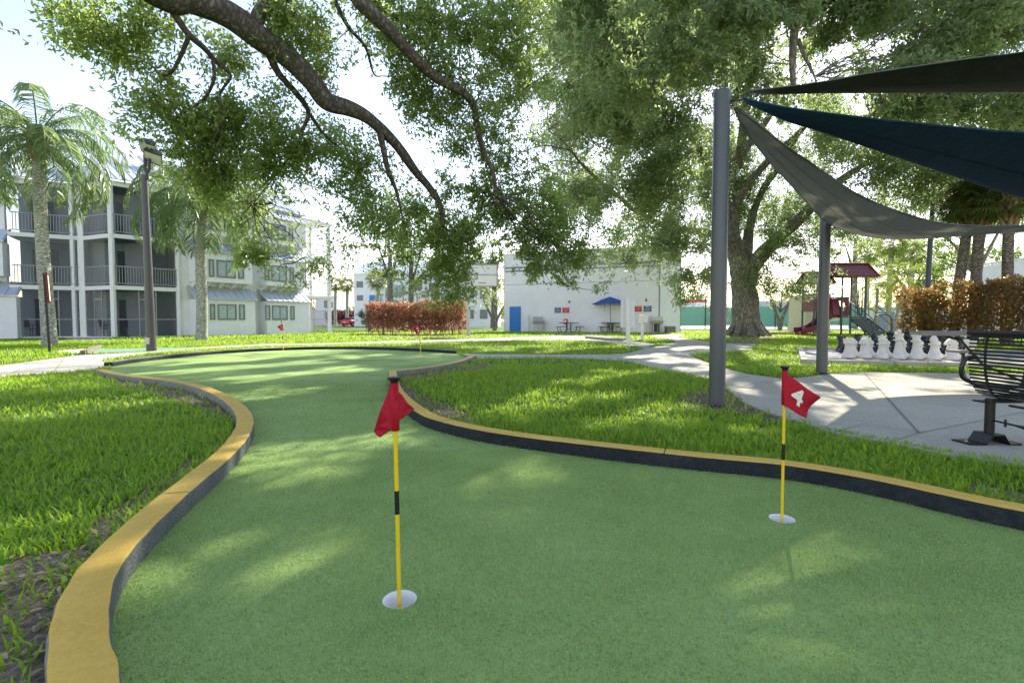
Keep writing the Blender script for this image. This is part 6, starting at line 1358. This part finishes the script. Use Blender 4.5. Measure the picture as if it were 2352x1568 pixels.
# ---- palms
def frond(rng, origin, az, el0, length, droop, nl, ll, lw, hang):
    """arching rachis with drooping leaflets; returns rachis points, verts, faces"""
    n = 16; pts = [np.array(origin, float)]; el = el0; st_ = length / n
    for i in range(n): el -= droop / n * (0.6 + 1.3 * i / n); pts.append(pts[-1] + st_ * np.array((math.cos(az) * math.cos(el), math.sin(az) * math.cos(el), math.sin(el))))
    P = np.array(pts); t = np.linspace(.12, 1, nl); idx = t * n; i0 = np.minimum(idx.astype(int), n - 1); fr = (idx - i0)[:, None]
    B = P[i0] * (1 - fr) + P[i0 + 1] * fr; D = unit(P[i0 + 1] - P[i0]); side = unit(np.cross(D, [0, 0, 1.0])); V = []; 
    for sg in (-1, 1):
        L = ll * (np.sin(np.clip(t * 1.05, 0, 1) * math.pi) ** .5 * .85 + .2)[:, None] * rng.uniform(.8, 1.15, (nl, 1))
        d1 = unit(side * sg + D * .55 + np.array([0, 0, .25]) - np.array([0, 0, 1]) * hang * rng.uniform(.4, 1.1, (nl, 1))); d2 = unit(d1 + D * .2 - np.array([0, 0, 1.0]) * (hang * 1.6) * rng.uniform(.6, 1.3, (nl, 1)))
        w_ = unit(np.cross(d1, rng.normal(size=(nl, 3)) * .5 + D)) * lw; m = B + d1 * L * .5; e = m + d2 * L * .5
        V.append(np.stack([B - w_ * .3, B + w_ * .3, m + w_ * .5, m - w_ * .5, e + w_ * .08, e - w_ * .08], 1))
    V = np.concatenate(V).reshape(-1, 3); k = np.arange(2 * nl)[:, None] * 6
    return P, V, np.concatenate([k + [0, 1, 2, 3], k + [3, 2, 4, 5]], 0)
def feather_palm(label, base, path, r, nf, length, rng, ll=.55, hang=.7, leaf='palmleaf', boots=True, group='feather palms', lw=.028, elr=(-.5, 1.35), droop=(1.3, 2.3), nl=46, bark='palmbark'):
    t = tree('palm_tree', label, 'palm', base, group); b = MB(); s = spline(path, 8); m = len(s)
    b.tube([Vector(p) for p in s], [r * (1.12 if i < 2 else 1) * (1 - .22 * i / m) * (1 + .025 * math.sin(i * 2.4)) for i in range(m)], 16)
    obj('trunk', b, M[bark], t, True); top = np.array(path[-1]); Vs, Fs, o = [], [], 0; rb = MB()
    for i in range(nf):
        az = i * 2.399 + rng.uniform(-.2, .2); u = (i + .5) / nf; el = elr[0] + (elr[1] - elr[0]) * u ** .8
        P, V, F = frond(rng, top + np.array([math.cos(az) * .1, math.sin(az) * .1, .25 + .5 * u]), az, el, length * rng.uniform(.8, 1.1), rng.uniform(*droop), nl, ll, lw, hang)
        Vs.append(V); Fs.append(F + o); o += len(V); rb.tube([Vector(p) for p in P], list(np.linspace(.03 * length / 3.4, .006, len(P))), 5)
    npmesh('crown', np.concatenate(Vs), np.concatenate(Fs), M[leaf], t, world=True)
    obj('frond_stalks', rb, mat('frond_stalk', (.22, .24, .09), .6), t, True)
    if boots:
        k = MB()
        for i in range(16):
            a = i * 2.399; z = top[2] - .25 + .05 * i; c, s_ = math.cos(a), math.sin(a); rr = r * .8
            k.tube([Vector((top[0] + c * rr * .7, top[1] + s_ * rr * .7, z - .2)), Vector((top[0] + c * rr * 1.25, top[1] + s_ * rr * 1.25, z + .12)), Vector((top[0] + c * rr * 1.9, top[1] + s_ * rr * 1.9, z + .42))], [.10, .10, .035], 6)
        obj('leaf_bases', k, M['boot'], t, True)
    return t
rng = np.random.default_rng(55)
f = gnd(115, 794); Y = f.y
feather_palm('feather palm with arching fronds at the left edge, its grey trunk behind the narrow sign', (f.x, Y, 0), [tuple(at(a, c, Y)) for a, c in ((115, 796), (110, 720), (101, 620), (94, 500), (90, 400), (88, 350))], .225, 34, 3.4, rng, .75, 1.0, lw=.04, nl=60, elr=(-.5, 1.15), droop=(1.5, 2.6))
f = gnd(463, 782); Y = f.y
feather_palm('feather palm right of the lamp post, crown tangled in the oak leaves', (f.x, Y, 0), [tuple(at(a, c, Y)) for a, c in ((463, 784), (464, 700), (461, 600), (464, 520), (460, 478))], .25, 32, 3.8, rng, .9, 1.1, elr=(-.5, 1.2), lw=.045, nl=60, droop=(1.4, 2.6))
def fan_palm(label, X, Y, h, r, nf, fl, rng, lean=0.0, group='fan palms', boots=True, leaf='fanleaf', seg=26):
    t = tree('palm_tree', label, 'palm', (X, Y, 0), group); b = MB(); p = spline([(X, Y, -.05), (X + lean * .2, Y, h * .35), (X + lean * .6, Y, h * .7), (X + lean, Y, h)], 8); m = len(p)
    b.tube([Vector(q) for q in p], [r * (1.15 if i == 0 else 1) * (1 - .1 * i / m) * (1 + .03 * math.sin(i * 3.1)) for i in range(m)], 14); obj('trunk', b, M['fanbark' if boots else 'palmbark'], t, True)
    top = np.array((X + lean, Y, h)); V, F, o = [], [], 0; s = MB()
    for i in range(nf):
        az = i * 2.399 + rng.uniform(-.2, .2); u = (i + .5) / nf; el = (-.3 + 1.6 * u) if boots else (-.75 + 2.0 * u); d = np.array((math.cos(az) * math.cos(el), math.sin(az) * math.cos(el), math.sin(el))); pl = fl * rng.uniform(.7, 1.0)
        c = top + np.array([0, 0, .2 + .3 * u]) + d * pl * .8 + np.array([0, 0, -.12 * pl]); s.tube([Vector(top + np.array([0, 0, .1])), Vector(top + d * pl * .45 + [0, 0, .08]), Vector(c)], [.03, .022, .015], 5)
        side = unit(np.cross(d, [0, 0, 1.0])); up = np.cross(side, d)
        for k in range(seg):
            a = (k / (seg - 1) - .5) * 4.0; q = unit(d * math.cos(a) + side * math.sin(a) - up * (.25 + .25 * abs(math.sin(a)))); L = fl * (.75 + .25 * math.cos(a)) * rng.uniform(.85, 1.1); w_ = unit(np.cross(q, up)) * fl * .035
            mid = c + q * L * .55; e = mid + unit(q + np.array([0, 0, -.75 * rng.uniform(.5, 1.3)])) * L * .45
            V += [c - w_ * .2, c + w_ * .2, mid + w_, mid - w_, e + w_ * .12, e - w_ * .12]; F += [(o, o + 1, o + 2, o + 3), (o + 3, o + 2, o + 4, o + 5)]; o += 6
    npmesh('crown', np.array(V), np.array(F), M[leaf], t, world=True); obj('frond_stalks', s, M['boot'], t, True)
    if boots:
        k = MB()
        for i in range(26):
            a = i * 2.399; z = h - .95 + .045 * i; c, s_ = math.cos(a), math.sin(a); x0, y0 = X + lean * (z / h), Y
            k.tube([Vector((x0 + c * r * .8, y0 + s_ * r * .8, z - .1)), Vector((x0 + c * r * 1.25, y0 + s_ * r * 1.25, z + .1)), Vector((x0 + c * r * 1.75, y0 + s_ * r * 1.75, z + .3))], [.09, .075, .03], 5)
        obj('leaf_bases', k, M['boot'], t, True)
for lab, px, Y, h, lean, r in (('fan palm with a leaning trunk in the right hedge, left of a close pair', 2192, 21.5, 5.6, .5, .20), ('fan palm with shaggy leaf bases in the right hedge, right of a close pair', 2236, 21.0, 5.5, .12, .20), ('fan palm standing alone before the grey-white house at the right', 2312, 20.0, 5.4, -.1, .19)):
    fan_palm(lab, at(px, 736, Y).x, Y, h, r, 26, 1.05, rng, lean)
for lab, px, Y, h, r in (('far fan palm with a pale trunk behind the playground roof', 2039, 46, 7.6, .24), ('far fan palm with a pale trunk right of the playground roof', 2088, 47, 7.0, .24), ('far fan palm partly hidden behind the ridge of the playground roof', 1988, 52, 7.8, .24),
                         ('distant fan palm on the left of a pair beyond the parked car', 770, 88, 7.0, .28), ('distant fan palm on the right of a pair beyond the parked car', 797, 86, 6.8, .30), ('fan palm standing before the blue door of the distant apartments', 866, 66, 6.0, .26)):
    fan_palm(lab, at(px, 736, Y).x, Y, h, r, 24, 1.25, rng, .15, boots=False, leaf='paleleaf' if Y < 60 and px > 1500 else 'fanleaf', seg=18)
for lab, px, Y, h, lean in (('young lime green palm just right of the playground stairs', 2012, 34, 3.1, .05), ('young lime green palm with a leaning trunk at the end of the right hedge', 2050, 33, 3.3, .7), ('short lime green palm between two others beyond the playground', 2040, 36, 2.3, -.1)):
    X = at(px, 736, Y).x; feather_palm(lab, (X, Y, 0), [(X, Y, -.05), (X + lean * .4, Y, h * .4), (X + lean, Y, h)], .11, 24, 1.9, rng, .40, .35, 'limeleaf', False, 'young lime palms', .02, (-.6, 1.3), (1.0, 1.9), 30)

# ---- hedges and shrubs
def hedge(label, line, hgt, wid, m, L, W, per, rng, name='hedge', zb=.15, stems=True, group=None, gap=-.33):
    c0 = Vector((line[0][0], line[0][1], 0)); t = thing(name, label, 'hedge', c0, 0, group); C = []; st = MB()
    for (a, c) in zip(line[:-1], line[1:]):
        a, c = np.array(a), np.array(c); D = np.linalg.norm(c - a); u = (c - a) / D; n = np.array([-u[1], u[0]]); k = int(per * D)
        s = rng.uniform(0, 1, k); v = np.sign(rng.uniform(-1, 1, k)) * rng.uniform(0, 1, k) ** .45; z = zb + (hgt - zb) * rng.uniform(0, 1, k) ** .72
        P = a + u * (s * D)[:, None] + n * (v * wid / 2)[:, None]
        bump_ = np.array([noise.noise(Vector((x * .9, y * .9, zz * .9))) for x, y, zz in zip(P[:, 0], P[:, 1], z)])
        P = P + n * (bump_ * .5)[:, None]; z = z * (1 + .2 * np.array([noise.noise(Vector((x * 1.1, y * 1.1, 4))) for x, y in P])); keep = bump_ > gap - .2 * (z / hgt)
        C.append(np.concatenate([P[keep], z[keep, None]], 1))
        if stems:
            for i in range(int(D * 5)):
                x, y = a + u * rng.uniform(0, D) + n * rng.normal() * wid * .15; q = [(x, y, -.02), (x + rng.normal() * .08, y + rng.normal() * .08, hgt * .4), (x + rng.normal() * .2, y + rng.normal() * .2, hgt * .85)]
                st.tube([Vector(p) for p in q], [.022, .016, .006], 5)
    V, F = leaves(np.concatenate(C), L, W, rng, -.15); npmesh('foliage', V, F, m, t, world=True)
    if stems: obj('stems', st, M['limbbark'], t, True)
    return t
rng = np.random.default_rng(66)
h0, h1 = gnd(842, 768), gnd(1068, 768.5)
hedge('clipped red-leaved hedge on the lawn between the far apartments and the green', [(h0.x, 34.5), (h1.x, 33.6)], 2.12, 1.5, M['redleaf'], .17, .075, 2900, rng)
x = at(2092, 736, 22.5).x
hedge('tall rust-leaved hedge along the right side behind the chess set', [(x, 22.8), (18.2, 20.5), (19.5, 17.5), (21, 14.5)], 2.42, 1.1, M['rustleaf'], .17, .075, 2400, rng, gap=-.2)
a, c = at(752, 736, 95).x, at(820, 736, 92).x
hedge('distant purple-leaved hedge behind the parked red car', [(a, 96), (c, 93)], 2.7, 2.0, M['purpleleaf'], .45, .2, 400, rng, stems=False)
def shrub(label, px, by, h, rx, m, L, W, n, rng, Y=None):
    f = gnd(px, by) if Y is None else Vector((at(px, 736, Y).x, Y, 0)); t = thing('shrub', label, 'shrub', (f.x, f.y, 0), 0, 'small shrubs'); b = MB()
    for i in range(7): a = i * .9; b.tube([Vector((f.x, f.y, -.02)), Vector((f.x + .3 * rx * math.cos(a), f.y + .3 * rx * math.sin(a), h * .4)), Vector((f.x + .7 * rx * math.cos(a), f.y + .7 * rx * math.sin(a), h * .85))], [.02, .014, .006], 5)
    obj('stems', b, M['limbbark'], t, True); crown(t, [(np.array((f.x, f.y, h * .6)), np.array((rx, rx, h * .42)), n)], m, L, W, rng, .1, 8, .12, .6, 'foliage')
shrub('sparse yellow-green shrub at the foot of the white wall bay', 623, 766, 1.0, .7, M['paleleaf'], .13, .05, 260, rng)
shrub('dark green bush between the far apartments and the parked car', 845, 740, 2.4, 2.2, M['treeleaf'], .3, .13, 1200, rng, 80)
shrub('low dark bush at the foot of the right hedge beside the near picnic table', 2120, 785, 1.0, .8, M['rustleaf'], .16, .07, 500, rng)
shrub('small yellow-leaved sprig on the lawn right of the great oak', 1810, 757, .9, .5, M['paleleaf'], .14, .06, 120, rng)
